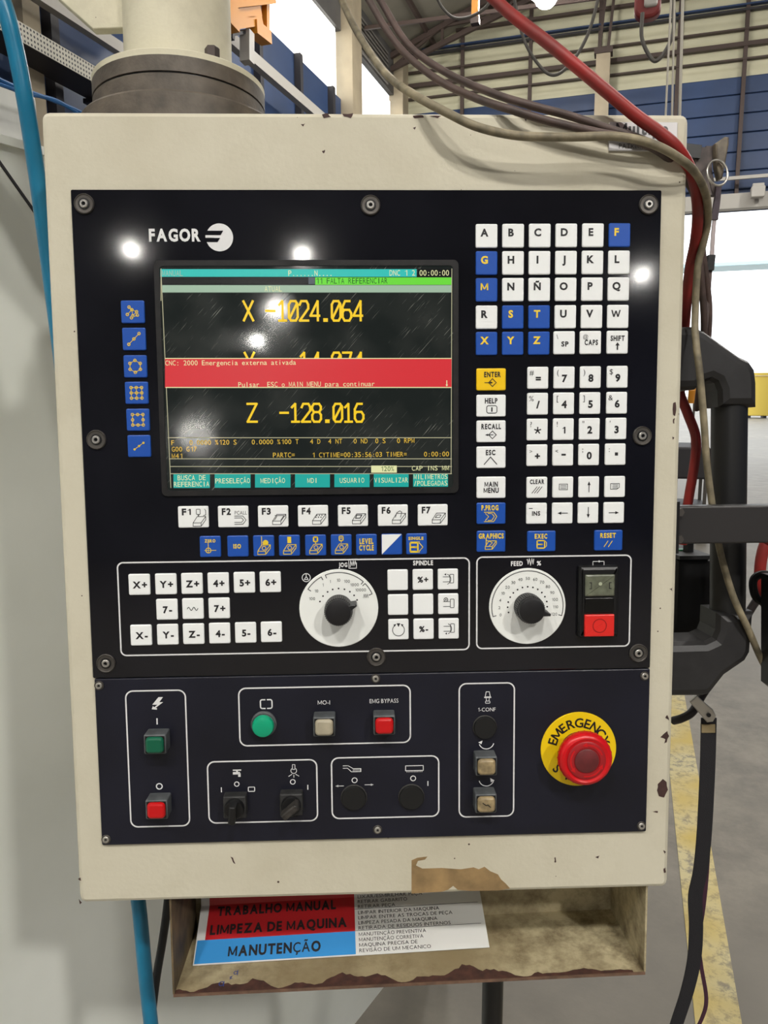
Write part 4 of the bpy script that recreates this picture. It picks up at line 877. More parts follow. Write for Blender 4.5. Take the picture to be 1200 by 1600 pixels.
mr = nn.new('ShaderNodeMapRange'); mr.inputs['To Min'].default_value = 0.05; mr.inputs['To Max'].default_value = 0.13; ll.new(cr2.outputs[0], mr.inputs[0]); ll.new(mr.outputs[0], pb.inputs['Roughness'])
gl = MB(); gl.prism(i_, YP-0.0006, YP-0.0001).build('screen_glass', scr_m, mon, 0)
YS = YP-0.0009
def sp(px, py): p = u(px, py, YS); return (p.x, p.z)
C_ = {'teal': glow('lit_teal', (52, 190, 180)), 'teal2': glow('lit_teal_key', (34, 166, 156)), 'pale': glow('lit_pale_green', (158, 184, 160)), 'green': glow('lit_green', (108, 216, 62)), 'red': glow('lit_red', (212, 52, 58)),
      'cream': glow('lit_cream', (226, 226, 170)), 'yellow': glow('lit_yellow', (246, 204, 40)), 'amber': glow('lit_amber', (224, 184, 66)), 'dark': glow('unlit_black', (16, 18, 18)), 'line': glow('lit_line', (176, 172, 140)), 'dgreen': glow('lit_dark_green', (26, 84, 34)), 'grey': glow('lit_grey', (84, 92, 98))}
def squad(nm, x0, y0, x1, y1, c, dy=0.0): Ink().poly([sp(x0, y1), sp(x1, y1), sp(x1, y0), sp(x0, y0)]).build(nm, C_[c], mon, YS-dy)
def slope(px, py): return py-0.0045*(px-480)*0.5
def stext(t, x0, x1, yc_, hpx, c, dy=0.0002, bold=0.0):
    a = sp(x0, yc_); b_ = sp(x1, slope(x1, yc_)-slope(x0, yc_)+yc_); cell = (b_[0]-a[0])/len(t)
    Ink().mono(t, a[0], (a[1]+b_[1])/2, hpx*0.00051, cell, bold).build('screen_text', C_[c], mon, YS-dy)
squad('status_bar', 250.5, 420.5, 651, 432.5, 'teal'); squad('clock_field', 652, 420, 706, 432, 'dark'); squad('mode_row', 253, 433.5, 481, 444, 'dark'); squad('mode_cursor', 482, 433.5, 492, 444, 'grey'); squad('alarm_bar', 492.5, 433.5, 706, 445, 'green')
squad('title_bar', 253.5, 445.5, 706, 457, 'pale')
stext('MANUAL', 253, 286, 427, 8.5, 'pale'); stext('P......N....', 450, 520, 427, 8.5, 'cream'); stext('DNC 1 2', 608, 649, 426.5, 8.5, 'cream'); stext('00:00:00', 655, 702, 426.5, 8.5, 'cream'); stext('11 FALTA REFERENCIAR', 493, 606, 439, 8.5, 'dgreen'); stext('ATUAL', 413, 441, 451.5, 8, 'cream')
def sbig(ch_list, ytop, ybot):
    i = Ink()
    for ch, x0, x1 in ch_list: a = sp(x0, ybot); b_ = sp(x1, ytop); i.big(ch, a[0], a[1], b_[0]-a[0], b_[1]-a[1], 0.0018)
    i.build('axis_readout', C_['yellow'], mon, YS-0.0002)
def num_(t, x0, pitch, wpx): return [(ch, x0+k*pitch, x0+k*pitch+wpx) for k, ch in enumerate(t) if ch != ' ']
sbig([('X', 381, 395), ('-', 416, 429)]+num_('1024.064', 435, 16.75, 13), 470.5, 501); sbig([('Y', 383, 397), ('-', 436, 449)]+num_('14.074', 469, 16.75, 13), 551, 581); sbig([('Z', 387, 401), ('-', 438, 450)]+num_('128.016', 455, 16.6, 13), 631, 659)
squad('alarm_window', 258, 560.5, 705.5, 606, 'red', 0.0004); squad('window_edge', 258, 559.5, 705.5, 560.8, 'cream', 0.0005); squad('window_edge', 259, 604.8, 705.5, 606.2, 'cream', 0.0005)
stext('CNC: 2000 Emergencia externa ativada', 258, 463, 567, 7.5, 'cream', 0.0006, 0.0); stext('Pulsar  ESC o MAIN MENU para continuar', 372, 586, 600.5, 7.5, 'cream', 0.0006, 0.0)
ax, az = sp(698, 599); i = Ink(PX); i.line([(0, 4), (0, -3)], 1.4); i.poly([(-2, -2), (2, -2), (0, -5)]); i.build('screen_text', C_['cream'], mon, YS-0.0006, (ax, 0, az))
for yy, x0 in ((684, 262), (717, 264), (729, 265), (740.3, 266)): squad('rule_line', x0, yy-0.7, 706, yy+0.5, 'line', 0.0001)
squad('frame_line', 251, 420, 252.2, 470, 'line', 0.0001)
a0, a1 = sp(251.5, 420), sp(267, 762); Ink().line([a0, a1], 0.0006).build('frame_line', C_['line'], mon, YS-0.0001); Ink().line([sp(706, 420), sp(704.8, 740)], 0.0006).build('frame_line', C_['line'], mon, YS-0.0001)
stext('F    0.0000 %120 S    0.0000 %100 T   4 D  4 NT   0 ND  0 S   0 RPM', 267, 648, 690.5, 7.5, 'amber', bold=0.0); stext('G00 G17', 268, 308, 701.8, 7.5, 'amber'); stext('M41', 268, 286, 712.5, 7.5, 'amber'); stext('PARTC=', 426, 461, 711, 7.5, 'amber'); stext('1 CYTIME=00:35:56:03 TIMER=', 487, 636, 710.5, 7.5, 'amber'); stext('0:00:00', 662, 702, 709.5, 7.5, 'amber')
squad('override_field', 580, 727.5, 620, 738.5, 'cream', 0.0002); stext('120%', 594, 616, 732.5, 7.5, 'dgreen', 0.0004); stext('CAP INS MM', 643, 702, 731.5, 7.5, 'cream')
sk_ = [('BUSCA DE', 'REFERENCIA'), ('PRESELEÇÃO',), ('MEDIÇÃO',), ('MDI',), ('USUARIO',), ('VISUALIZAR',), ('MILIMETROS', '/POLEGADAS')]
for q, (x0, x1) in enumerate(((271, 328), (335.5, 391.5), (398.5, 454), (461, 515.5), (522.5, 577.5), (584, 638.5), (645.5, 700))):
    squad('soft_key', x0, 741-q*0.2, x1, 762.5-q*0.35, 'teal2', 0.0001)
    for r_, t in enumerate(sk_[q]):
        wq = min(x1-x0-1, len(t)*5.6); m_ = (x0+x1)/2
        stext(t, m_-wq/2, m_+wq/2, (751.5 if len(sk_[q]) == 1 else 746.5+r_*10)-q*0.25, 7.8, 'cream', 0.0003)

# --- inventory plate at the top right corner
np_ = [c2(951, 191.5, 0), c2(1058, 191.5, 0), c2(1058, 237, 0), c2(951, 237, 0)]
x0, x1, z1, z0 = np_[0][0], np_[1][0], np_[0][1], np_[2][1]
ipl = MB().prism(rrect(x1-x0, z1-z0, 0.0008, 2), -0.0015, 0, 0.0004).build('inventory_plate', mat('brushed_plate', (198, 196, 196), 0.35, metal=0.2), cab, loc=((x0+x1)/2, 0, (z0+z1)/2)); ipl['label'] = 'small silver inventory plate'
Ink().text('Multipe', -0.001, 0.0058, 0.0085, fit=0.042, bold=0.042).build('plate_lettering', ink_g, ipl, -0.0017); Ink().text('PATRIMONIO', -0.0045, -0.0075, 0.0038, fit=0.030, bold=0.0).build('plate_lettering', ink_g, ipl, -0.0017)

# --- chipped paint on the front of the housing
def chip(pts, m=chip_m, y=-0.0002):
    pts = [(px-(4.5 if px > 1028 else 0), py+(3 if py < 184 else 0)) for px, py in pts]
    Ink().poly([c2(px, py, 0) for px, py in pts][::-1]).build('paint_chip', m, body, y)
def jag(pts, n=4, amp=2.0):
    out = []
    for a, b in zip(pts, pts[1:]+pts[:1]):
        for k in range(n): t = k/n; out.append((lerp(a[0], b[0], t)+random.uniform(-amp, amp)*(k > 0), lerp(a[1], b[1], t)+random.uniform(-amp, amp)*(k > 0)))
    return out
chip([(643, 1344), (652, 1340), (668, 1338), (664, 1343), (653, 1345), (650, 1352), (660, 1357), (690, 1356), (720, 1358), (740, 1355), (748, 1358), (757, 1354), (766, 1361), (778, 1366), (783, 1374), (790, 1380), (797, 1388), (780, 1391), (735, 1392), (715, 1390), (708, 1384), (700, 1390), (690, 1393), (643, 1396)], bare_m)
for c_ in ([(1036, 1152), (1047, 1142), (1050, 1150), (1046, 1160), (1042, 1162), (1044, 1155)], [(1032, 1225), (1040, 1217), (1046, 1222), (1048, 1234), (1042, 1246), (1034, 1244), (1031, 1235)], [(1056, 630), (1060, 628), (1061, 640), (1059, 650), (1056, 648)], [(1056, 655), (1059, 653), (1058, 662), (1056, 660)],
           [(1041, 1357), (1044, 1355), (1045, 1363), (1042, 1364)], [(1044, 1122), (1047, 1117), (1050, 1126)], [(1041, 1328), (1045, 1331), (1043, 1334)], [(1055, 682), (1058, 684), (1056, 688)], [(1050, 920), (1055, 918), (1055, 924)],
           [(503, 176), (512, 174), (517, 180), (506, 182)], [(535, 175), (552, 174), (548, 182), (538, 179)], [(470, 194), (477, 193), (474, 198)], [(503, 236), (508, 234), (506, 240)], [(645, 200), (650, 198), (648, 203)], [(819, 185), (825, 183), (822, 190)], [(122, 1373), (126, 1371), (127, 1376)], [(123, 1404), (128, 1410), (125, 1413)],
           [(360, 1338), (364, 1340), (368, 1350), (364, 1347)], [(866, 1340), (868, 1339), (869, 1347), (866, 1347)], [(930, 1339), (937, 1337), (935, 1341)], [(1020, 1268), (1028, 1267), (1028, 1270)], [(645, 178), (660, 177), (662, 181), (648, 182)], [(670, 178), (690, 178), (684, 182)]): chip(jag(c_, 2, 0.8))

# --- open tray under the housing
TY0, TY1 = 0.004, 0.0965
def tz(x): return lerp(-0.0880, -0.0806, (x-0.0763)/(0.4915-0.0763))
xL, xR = 0.0763, 0.4925
th = 0.0016
s = MB(); s.add([(xL, TY0, tz(xL)), (xR, TY0, tz(xR)), (xR, TY1, tz(xR)), (xL, TY1, tz(xL)), (xL, TY0, tz(xL)-th), (xR, TY0, tz(xR)-th), (xR, TY1, tz(xR)-th), (xL, TY1, tz(xL)-th)], [(0, 1, 2, 3), (7, 6, 5, 4), (0, 4, 5, 1), (1, 5, 6, 2), (2, 6, 7, 3), (3, 7, 4, 0)])
tray = s.build('document_tray', tray_paint, cab, 0); tray['label'] = 'grimy beige open tray with rusty front lip'
MB().box((xL, (TY0+TY1)/2, tz(xL)/2), (th, TY1-TY0, -tz(xL))).build('tray_side', mat('brown_grime', (120, 102, 74), 0.7, vary=0.45, vscale=40), tray, 0); MB().box((xR, (TY0+TY1)/2, tz(xR)/2), (th, TY1-TY0, -tz(xR))).build('tray_side', tray_paint, tray, 0)
MB().box(((xL+xR)/2, TY1, -0.044), (xR-xL, th, 0.088)).build('tray_back', tray_paint, tray, 0)
ji = Ink(); top = []; x = xL
while x < xR-0.01:
    d_ = 0.009+0.005*math.sin(x*61)+0.003*math.sin(x*173+1)+random.uniform(-0.0015, 0.0015)
    if x > 0.40: d_ *= 0.45
    if 0.33 < x < 0.36: d_ *= 1.25
    if x < 0.14: d_ *= 0.75
    top.append((x, max(0.001, d_))); x += 0.0035
for a, b_ in zip(top, top[1:]): ji.poly([(a[0], 0), (b_[0], 0), (b_[0], b_[1]), (a[0], a[1])])
ji.build('rust_patch', rust_m, tray, 0, fn=lambda p: (p[0], TY0+p[1], tz(p[0])+0.0003))
MB().bar((xL, TY0-0.0006, tz(xL)-th/2), (xR, TY0-0.0006, tz(xR)-th/2), 0.0012, 0.0022).build('front_lip', mat('rusty_lip', (120, 92, 74), 0.6, vary=0.3, vscale=100), tray, 0)
gx0, gx1 = 0.372, 0.462
MB().prism(rrect(gx1-gx0, 0.042, 0.003, 3, (gx0+gx1)/2, -0.017), TY1-0.006, TY1-0.0008, 0.001).build('cover_panel', mat('dark_cover', (88, 86, 78), 0.4, vary=0.2, vscale=50), tray)
MB().prism(rrect(0.028, 0.02, 0.001, 2, 0.416, -0.012), TY1-0.0075, TY1-0.006, 0.0005).build('cover_window', mat('cover_window', (104, 108, 106), 0.2), tray)
i = Ink(0.001); i.ring(0, 0, 2, 0.7); i.line([(2, 2), (2.4, -2.5)], 0.7); i.line([(6, 6), (8, 7), (6.5, 4.5), (8.5, 5)], 0.6); i.ring(10.5, 10.5, 1.6, 0.6); i.line([(12, 13), (12.5, 8)], 0.6)
i.build('pen_mark', mat('blue_pen', (30, 60, 130), 0.6), tray, 0, fn=lambda p: (0.116+p[0], TY0+0.010+p[1]*1.3, tz(0.116)+0.0004))
# --- laminated instruction sheet lying in the tray
sheet = thing('instruction_sheet', 'laminated red, blue and white instruction sheet lying in the tray under the cabinet', 'sheet', CAB)
A0 = Vector((0.0855, 0.0385, -0.0866)); B0 = Vector((0.3605, 0.0445, -0.0815)); ax_ = (B0-A0); WS = ax_.length; ax_.normalize()
bk = Vector((-0.10, 0.88, 0.46)); bk = (bk-ax_*bk.dot(ax_)).normalized(); HS = 0.056; nrm = ax_.cross(bk)
def shp(a, b_, e=0.0):
    """a across 0..1, b_ metres up the sheet; the last part bends up along the tray back"""
    if b_ <= HS: p = A0+ax_*(a*WS)+bk*b_
    else: p = A0+ax_*(a*WS)+bk*HS+Vector((0, 0.05, 1)).normalized()*(b_-HS)
    return p+nrm*e
s = MB(); bs = [0, 0.012, 0.024, 0.036, 0.046, HS, HS+0.008, HS+0.024]; NA = 12
for e in (0, -0.0006):
    s.v += [tuple(shp(a/NA, b_, e)) for b_ in bs for a in range(NA+1)]
nb = len(bs); M_ = NA+1
for r_ in range(nb-1):
    for a in range(NA): q = r_*M_+a; s.f.append((q, q+1, q+M_+1, q+M_)); o2 = nb*M_; s.f.append((o2+q+M_, o2+q+M_+1, o2+q+1, o2+q))
s.build('sheet_base', mat('sheet_white', (214, 214, 210), 0.3), sheet, 30)
def sfield(nm, a0, a1, b0, b1, m, e=0.0003):
    v_ = []; f_ = []
    ys = sorted({b0, b1} | {q for q in (HS,) if b0 < q < b1})
    for b_ in ys: v_ += [shp(a0, b_, e), shp(a1, b_, e)]
    for q in range(len(ys)-1): f_.append((2*q, 2*q+1, 2*q+3, 2*q+2))
    MB().add(v_, f_).build(nm, m, sheet, 0)
DIV = 0.545
sfield('blue_field', 0.004, DIV, 0.001, 0.0225, mat('sheet_blue', (56, 140, 205), 0.3)); sfield('red_field', 0.03, DIV, 0.0225, HS+0.022, mat('sheet_red', (176, 30, 36), 0.3))
def sline(t, a, b_, h, wd__, m=ink_k, align='c'):
    i = Ink(); i.text(t, 0, 0, h, align=align, fit=wd__, bold=0.042 if h > 0.005 else 0.0); i.build('sheet_lettering', m, sheet, 0, fn=lambda p: tuple(shp(a+p[0]/WS, b_+p[1], 0.0006)))
sline('MANUTENÇÃO', 0.27, 0.0105, 0.0090, 0.086); sline('LIMPEZA DE MAQUINA', 0.28, 0.0315, 0.0085, 0.130); sline('TRABALHO MANUAL', 0.27, 0.0495, 0.0085, 0.115)
rowsT = ['REVISÃO DE UM MECANICO', 'MAQUINA PRECISA DE', 'MANUTENÇÃO CORRETIVA', 'MANUTENÇÃO PREVENTIVA', 'RETIRADA DE RESIDUOS INTERNOS', 'LIMPEZA PESADA DA MAQUINA', 'LIMPAR ENTRE AS TROCAS DE PEÇA', 'LIMPAR INTERIOR DA MAQUINA', 'RETIRAR PEÇA', 'RETIRAR GABARITO', 'LIXAR/ESMIRILHAR PEÇA', 'DESENPENAR PEÇA']
for q, t in enumerate(rowsT): sline(t, DIV+0.012, 0.004+q*0.0050+(q > 3)*0.001+(q > 7)*0.001, 0.0033, len(t)*0.00305, ink_k, 'l')
for b_ in (0.0225, 0.0435): sfield('rule_line', DIV, 0.985, b_, b_+0.0004, ink_g, 0.0005)

# --- pull handle at the right side: two bent brackets and a tube
HY = 0.105
def hp(px, py): p = u(px, py, HY); return (0.5105 if px == 1042 else p.x, p.z)
hnd = MB().tube([Vector((hp(1139.5, 628)[0], HY, hp(1139.5, 628)[1])), Vector((hp(1136.5, 965)[0], HY, hp(1136.5, 965)[1]))], 0.0165, 24).build('pull_handle', mat('handle_black', (30, 30, 31), 0.4), cab); hnd['label'] = 'black tubular pull handle'
hb = mat('bracket_black', (42, 41, 42), 0.5, vary=0.2, vscale=90)
MB().prism([hp(*p) for p in [(1042, 516), (1072, 514), (1090, 522), (1143, 560), (1158, 567), (1167, 580), (1169.5, 600), (1169.5, 637), (1112, 637), (1111, 612), (1106, 600), (1098, 596), (1085, 600), (1076, 610), (1042, 612)]][::-1], HY-0.021, HY+0.021, 0.008).build('handle_bracket', hb, hnd)
MB().prism([hp(*p) for p in [(1042, 998), (1090, 996), (1103, 990), (1108, 978), (1109, 952), (1165, 950), (1160, 1012), (1152, 1026), (1120, 1048), (1098, 1076), (1088, 1079), (1042, 1079)]][::-1], HY-0.021, HY+0.021, 0.008).build('handle_bracket', hb, hnd)

# --- mounting column on top of the cabinet
FY = 0.115
fxp = u(281, 120, FY).x
colm = thing('mounting_column', 'round beige mounting column with bolted dark swivel flange above the cabinet', 'column', CAB)
pcol = paint_mat('column_paint', (214, 208, 184), (150, 140, 116), (60, 52, 46), dscale=9, damt=0.7)
iron = mat('dark_cast_iron', (104, 94, 82), 0.55, vary=0.3, vscale=60, bump=0.15, bscale=400)
def fz(py): return u(281, py, FY-0.076).z
z_b, z_m, z_g, z_p, z_t = fz(150), fz(113), fz(110), fz(85), fz(74)
MB().lathe([(0.0905, H+0.0), (0.0905, z_b-0.002), (0.089, z_b)], (fxp+0.002, FY, 0), n=64).build('base_ring', iron, colm)
MB().lathe([(0.0765, z_b), (0.0765, z_m-0.0005), (0.076, z_m)], (fxp, FY, 0), n=64).build('swivel_ring', iron, colm)
MB().lathe([(0.0752, z_m), (0.0752, z_g+0.0002)], (fxp, FY, 0), n=64).build('groove', black_p, colm)
MB().lathe([(0.0765, z_g), (0.0765, z_p)], (fxp, FY, 0), n=64).build('upper_ring', iron, colm)
fp = MB().lathe([(0.0765, z_p), (0.0768, z_t-0.001), (0.0755, z_t)], (fxp, FY, 0), n=64).build('flange_plate', pcol, colm)
cr_ = 0.0478; ztop = 0.93
MB().lathe([(cr_, z_t), (cr_, ztop)], (fxp-0.0005, FY, 0), n=48).build('pipe', pcol, colm)
bolt_m = mat('old_bolt', (74, 64, 60), 0.5, metal=0.4)
for a in (-52, -172, 40, 120):
    bx_, by_ = fxp+0.063*math.cos(R(a)), FY+0.063*math.sin(R(a))
    o = MB().lathe([(0.0095, z_t), (0.0095, z_t+0.0016)], (bx_, by_, 0), n=20).build('washer', bolt_m, colm); MB().lathe([(0.0064, z_t+0.0016), (0.0064, z_t+0.0115), (0.0056, z_t+0.0125)], (bx_, by_, 0), n=6).build('bolt_head', bolt_m, o, 0)
# boom arm that carries the column: runs left and rests on the machine top
arm = thing('boom_arm', 'beige boom arm with slanted lower corner left of the column', 'arm', CAB)
q = [u(*p, FY-0.004) for p in ((206, 32), (146, 47), (92, -1), (60, -32))]
zt_ = q[3].z+0.12
MB().prism([(q[0].x+0.03, q[0].z-0.006), (q[0].x+0.03, zt_), (-0.95, zt_), (-0.95, q[3].z+0.03), (q[3].x, q[3].z), (q[2].x, q[2].z), (q[1].x, q[1].z)], FY-0.006, FY+0.004, 0.001).build('arm_plate', pcol, arm)
zf = (MACH_TOP+0.012-1.06+(FY+0.05)*0.0698)/0.9976; MB().box((-0.9, FY, (zt_+zf)/2), (0.1, 0.1, zt_-zf)).build('arm_foot', pcol, arm)
# ================================================================== CABLES AND LOOSE THINGS ROUND THE CABINET
def cable(nm, pts, r, m, lab, cat='cable', n=10):
    return tag(MB().tube(spline([wd(*p) for p in pts]), r, n).build(nm, m, None, 60), lab, cat)
beige_c = mat('dirty_beige_sheath', (164, 152, 124), 0.6, vary=0.4, vscale=60, bump=0.2, bscale=300); red_c = mat('red_sheath', (164, 34, 30), 0.5, vary=0.3, vscale=30, col2=(120, 44, 40)); brown_c = mat('grey_brown_sheath', (96, 78, 72), 0.55, vary=0.3, vscale=50)
hose_b = mat('blue_hose', (24, 122, 160), 0.35, vary=0.15, vscale=20)
cable('beige_cable', [(400, -900, .5), (460, -400, .34), (495, -150, .26), (512, -60, .22), (545, 25, .17), (580, 85, .11), (610, 122, .05), (650, 150, .0), (700, 177, -.018), (745, 198, -.022), (800, 211, -.0225), (850, 214, -.0225), (900, 214, -.0225), (960, 213, -.0225), (1010, 222, -.0225), (1050, 240, -.020), (1085, 268, -.006), (1103, 305, .03), (1106, 345, .06), (1099, 380, .07), (1090, 420, .075), (1086, 500, .075), (1088, 540, .068), (1093, 580, .064), (1100, 660, .066), (1104, 720, .07), (1113, 790, .074), (1125, 860, .074), (1145, 930, .076), (1170, 985, .08), (1192, 1035, .09), (1225, 1090, .1)], 0.0033, beige_c, 'dirty beige cable sagging across the cabinet top and down its right side')
cable('red_cable', [(470, -900, .5), (600, -300, .25), (690, -90, .1), (735, -40, .06), (790, 15, .03), (860, 70, .0), (930, 128, -.012), (990, 178, -.0135), (1030, 207, -.0125), (1058, 232, -.010), (1078, 265, .004), (1088, 300, .035), (1090, 340, .055), (1086, 380, .075), (1078, 420, .09), (1072, 480, .11), (1066, 560, .145), (1062, 610, .15), (1074, 645, .145), (1087, 683, .14), (1085, 725, .14), (1075, 785, .145), (1066, 850, .15)], 0.0049, red_c, 'thick red cable running from the roof over the cabinet corner')
cable('grey_brown_cable', [(420, -900, .5), (485, -400, .3), (530, -150, .18), (548, -60, .14), (585, 15, .11), (625, 75, .08), (680, 122, .045), (740, 152, .012), (800, 172, -.0085), (860, 190, -.0118), (930, 206, -.0125), (990, 219, -.0118), (1040, 244, -.002), (1078, 290, .03), (1096, 345, .062), (1092, 385, .082), (1096, 440, .09), (1100, 500, .1), (1098, 560, .12), (1088, 640, .16)], 0.0031, brown_c, 'lower of two grey-brown cables behind the beige one')
cable('grey_brown_cable', [(440, -900, .52), (505, -400, .32), (545, -150, .2), (562, -60, .155), (600, 10, .12), (640, 72, .085), (700, 115, .05), (770, 146, .012), (830, 165, -.0065), (890, 181, -.0062), (950, 201, -.0062), (1000, 217, -.0058), (1040, 239, .000), (1080, 282, .045), (1100, 345, .078), (1097, 385, .095), (1104, 440, .105), (1108, 490, .115), (1104, 560, .135), (1096, 640, .17)], 0.0031, brown_c, 'upper of two grey-brown cables behind the beige one')
cable('blue_hose', [(-120, -1000, .05), (-75, -450, .05), (-40, -180, .05), (-16, -60, .05), (10, 20, .05), (27, 90, .055), (40, 160, .06), (51, 230, .07), (64, 320, .08), (88, 500, .09), (140, 900, .09), (190, 1250, .09), (215, 1400, .09), (227, 1520, .09), (238, 1620, .09), (252, 1760, .09), (275, 2000, .09), (300, 2400, .09)], 0.0070, hose_b, 'bright blue hose passing behind the left side of the cabinet', 'hose', 16)
cable('black_cable', [(268, 1330, .115), (262, 1410, .115), (254, 1470, .115), (244, 1530, .115), (236, 1600, .115), (226, 1720, .115), (222, 1950, .115), (230, 2300, .115)], 0.0042, black_r, 'thin black cable hanging beside the tray')
# post under the cabinet
q = CAB @ u(769.5, 1560, 0.22)
t = thing('support_post', 'black round support post standing below the tray', 'post', Matrix.Translation((q.x, q.y, 0)))
MB().lathe([(0.0125, 0.0), (0.0125, 1.35)], n=24).build('tube', black_p, t); MB().lathe([(0.06, 0.0), (0.06, 0.008), (0.02, 0.012)], n=24).build('foot_plate', black_p, t)
# square bar across the handle
p0 = CAB @ u(1060, 820, 0.045); 
t = thing('steel_bar', 'flat black steel bar crossing in front of the pull handle', 'bar', CAB)
a_, b_ = u(1060, 819.5, 0.04), u(1330, 821, 0.04)
MB().prism([(0.5125, u(1060, 849, 0.04).z), (b_.x, u(1060, 849, 0.04).z), (b_.x, u(1060, 790.5, 0.04).z), (0.5125, u(1060, 790.5, 0.04).z)], 0.035, 0.051, 0.0015).build('bar', mat('bar_black', (44, 42, 42), 0.45), t)
MB().box((0.5155, 0.043, u(1060, 820, 0.04).z), (0.006, 0.05, 0.045)).build('mounting_plate', black_p, t, 0)
for dz in (-0.012, 0.012): MB().lathe([(0.004, 0), (0.004, 0.004)], (0.5245, 0.035, u(1060, 820, 0.04).z+dz), 'y', 6).build('bolt', steel_d, t)
# dark box behind the handle
t = thing('junction_box', 'black junction box in the gap behind the pull handle', 'box', CAB)
MB().prism([(u(1052, 990, .17).x, u(1080, 992, .17).z), (u(1112, 990, .17).x, u(1080, 992, .17).z), (u(1112, 990, .17).x, u(1080, 872, .17).z), (u(1052, 990, .17).x, u(1080, 872, .17).z)], .168, .24, .003).build('body', black_p, t)
MB().box((u(1082, 868, .17).x, .2, u(1082, 872, .17).z+0.002), (0.036, 0.08, 0.004)).build('lid', black_r, t, 0); MB().lathe([(0.006, 0), (0.006, 0.012)], (u(1088, 866, .17).x, .19, u(1088, 872, .17).z+0.004), 'z', 6).build('gland', black_p, t)
MB().box((u(1066, 855, .2).x, .2, u(1066, 862, .2).z), (0.02, 0.01, 0.006)).build('terminal_strip', mat('terminal_green', (50, 130, 84), 0.5), t, 0)
# black holder at the right edge of the frame
t = thing('tool_holder', 'black chamfered tool holder at the right edge below the bar', 'holder', CAB)
MB().prism([(u(1189, 900, .088).x, u(1189, 895, .088).z), (u(1189, 1064, .088).x, u(1189, 1064, .088).z), (u(1215, 1085, .088).x, u(1215, 1085, .088).z), (u(1290, 1085, .088).x, u(1290, 1085, .088).z), (u(1290, 895, .088).x, u(1290, 895, .088).z)], .05, .088, .004).build('body', black_p, t)
zb_ = u(1060, 849, .04).z; zh_ = u(1189, 895, .06).z; MB().box((u(1240, 895, .06).x, .0585, (zb_+zh_)/2), (0.03, 0.012, zb_-zh_)).build('hanger', black_p, t, 0)
MB().tube(spline([u(1200, 898, .11), u(1188, 898, .11), u(1178, 905, .11), u(1177, 920, .11), u(1183, 935, .11), u(1200, 945, .11)]), 0.004, 10).build('rim_loop', black_r, t)
cable('red_air_line', [(1420, 700, .3), (1280, 790, .2), (1215, 835, .14), (1196, 850, .14), (1188, 885, .14), (1189, 920, .14), (1198, 945, .14), (1215, 965, .14), (1300, 1100, .16), (1340, 1400, .18), (1340, 1900, .18)], 0.0058, red_c, 'red air line looping at the right edge')
cable('dark_hose', [(1420, 760, .3), (1300, 830, .24), (1215, 905, .19), (1185, 935, .19), (1165, 965, .19), (1140, 1005, .18), (1120, 1050, .17), (1096, 1088, .16), (1082, 1112, .15), (1066, 1122, .15), (1052, 1126, .16)], 0.0044, mat('dark_hose_rubber', (40, 34, 34), 0.5), 'dark hose slanting behind the lower handle bracket', 'hose')
# belt with steel clip
belt = thing('belt_strap', 'black belt strap with steel clip hanging at the right of the cabinet', 'strap', CAB)
BY = 0.13
def ribbon(pts, wd_, th_, m, nm, parent, yy=BY):
    pts = spline([Vector((p[0], p[1], 0)) for p in pts], 6); v_ = []; f_ = []
    for q, p in enumerate(pts):
        w2 = (wd_[0]+(wd_[1]-wd_[0])*q/(len(pts)-1))/2
        a = u(p.x-w2, p.y, yy); b2 = u(p.x+w2, p.y, yy)
        v_ += [a, b2, b2+Vector((0, th_, 0)), a+Vector((0, th_, 0))]
        if q:
            o = 4*q
            for e in range(4): g = (e+1) % 4; f_.append((o-4+e, o-4+g, o+g, o+e))
    f_ += [(0, 1, 2, 3), (len(v_)-1, len(v_)-2, len(v_)-3, len(v_)-4)]
    return MB().add(v_, f_).build(nm, m, parent, 40)
belt_m = mat('belt_webbing', (22, 21, 26), 0.7, bump=0.3, bscale=900)
ribbon([(1108, 1122), (1106, 1200), (1101, 1300), (1095, 1360), (1087, 1400), (1088, 1450), (1085, 1500), (1074, 1550), (1055, 1610), (1045, 1660), (1040, 1760), (1050, 1900)], (24, 19), 0.0015, belt_m, 'webbing', belt)
ribbon([(1108, 1300), (1104, 1370), (1099, 1420), (1092, 1470), (1096, 1510), (1104, 1560), (1098, 1590), (1080, 1625)], (7, 5), 0.0015, mat('belt_edge', (60, 26, 44), 0.7), 'webbing_loop', belt, BY+0.004)
ribbon([(1107, 1132), (1107, 1145)], (21, 21), 0.003, mat('tan_band', (142, 126, 92), 0.6), 'keeper_band', belt, BY-0.001)
cl = [u(px, py, BY-0.004) for px, py in ((1077, 1096), (1088, 1086), (1113, 1108), (1118, 1118), (1113, 1127), (1104, 1128))]
o = MB().prism([(p.x, p.z) for p in cl][::-1], BY-0.006, BY-0.003, 0.0008).build('clip', mat('clip_steel', (188, 184, 176), 0.3, metal=0.9), belt)
x_ = u(1107, 1117, BY-0.006); MB().lathe([(0.0022, 0), (0.0022, 0.0012)], (x_.x, BY-0.006, x_.z), 'y', 16).build('rivet', black_p, o)
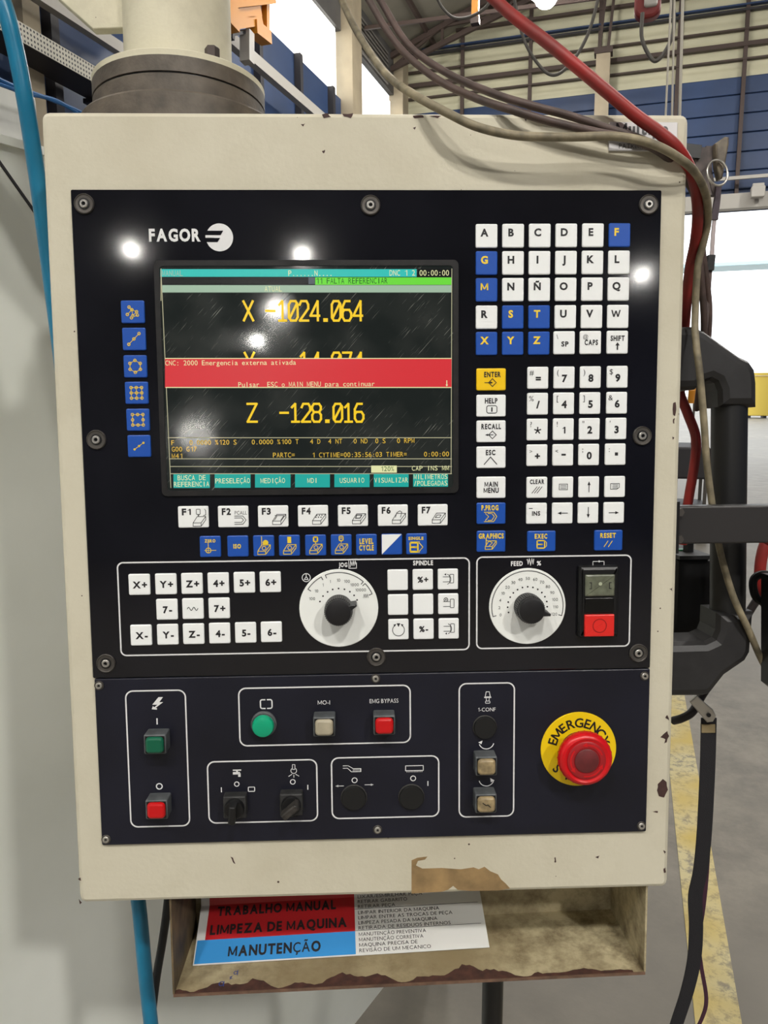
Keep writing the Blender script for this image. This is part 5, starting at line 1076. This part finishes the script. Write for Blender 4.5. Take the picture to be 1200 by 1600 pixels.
# reel, ring and cords at the upper right
reel = thing('badge_reel', 'worn grey retractor clip with wound strap at the upper right edge', 'clip', CAB)
RY = 0.11
MB().prism([(u(a, b, RY).x, u(a, b, RY).z) for a, b in ((1115, 226), (1131, 215), (1137, 216), (1137, 226), (1127, 280), (1122, 282), (1117, 262))][::-1], RY-0.004, RY+0.004, 0.002).build('bracket', mat('bracket_worn', (128, 116, 98), 0.5, vary=0.35, vscale=120), reel)
for k_, dx in enumerate((0, 8, 16)):
    ribbon([(1093+dx, 232-dx*0.25), (1092+dx, 262), (1098+dx, 290), (1104+dx*0.8, 305)], (11, 5), 0.006, mat('wound_strap', (92, 80, 76), 0.6, vary=0.4, vscale=90), 'wound_strap', reel, RY-0.002+k_*0.002)
MB().bar(u(1066, 237, RY-.0) , u(1092, 240, RY-.0), 0.01, 0.012).build('stub', black_p, reel, 0)
c_ = u(1121, 270, RY-0.009); n = 28
MB().tube([c_+Vector((0.0095*math.cos(2*math.pi*q/n), 0.003*math.sin(2*math.pi*q/n), 0.0125*math.sin(2*math.pi*q/n))) for q in range(n+1)], 0.0011, 8, False).build('key_ring', MATS['clip_steel'], reel)
lan = thing('lanyard', 'thin lanyard hanging from the key ring to the cable bundle', 'lanyard', CAB)
ribbon([(1124, 288), (1121, 315), (1118, 335), (1117, 343)], (8, 11), 0.003, mat('lanyard_sleeve', (62, 50, 58), 0.6), 'sleeve', lan, RY-0.003)
ribbon([(1117, 342), (1115, 365), (1113, 400)], (5.5, 6), 0.0018, mat('lanyard_cord', (170, 158, 158), 0.6), 'cord', lan, RY-0.002)
ribbon([(1113, 398), (1111, 412), (1110, 422)], (11, 12), 0.006, black_r, 'connector', lan, RY-0.004); ribbon([(1110, 420), (1107, 460), (1104, 500), (1098, 545), (1096, 600)], (6.5, 7), 0.0018, MATS['grey_brown_sheath'], 'cord', lan, RY-0.0015)
# cable clip on the cabinet's side
cc = MB(); pz = u(1075, 398, .08)
cp = MB().prism(rrect(0.02, 0.022, 0.003, 3), -0.016, 0.012, 0.003).build('cable_clip', black_p, cab, loc=(0.5205, 0.078, pz.z)); cp['label'] = 'black cable clip on the side'
MB().bar(Vector((-0.006, -0.017, 0.006)), Vector((0.012, -0.017, 0.006)), 0.0015, 0.0015).build('clip_wire', steel, cp)
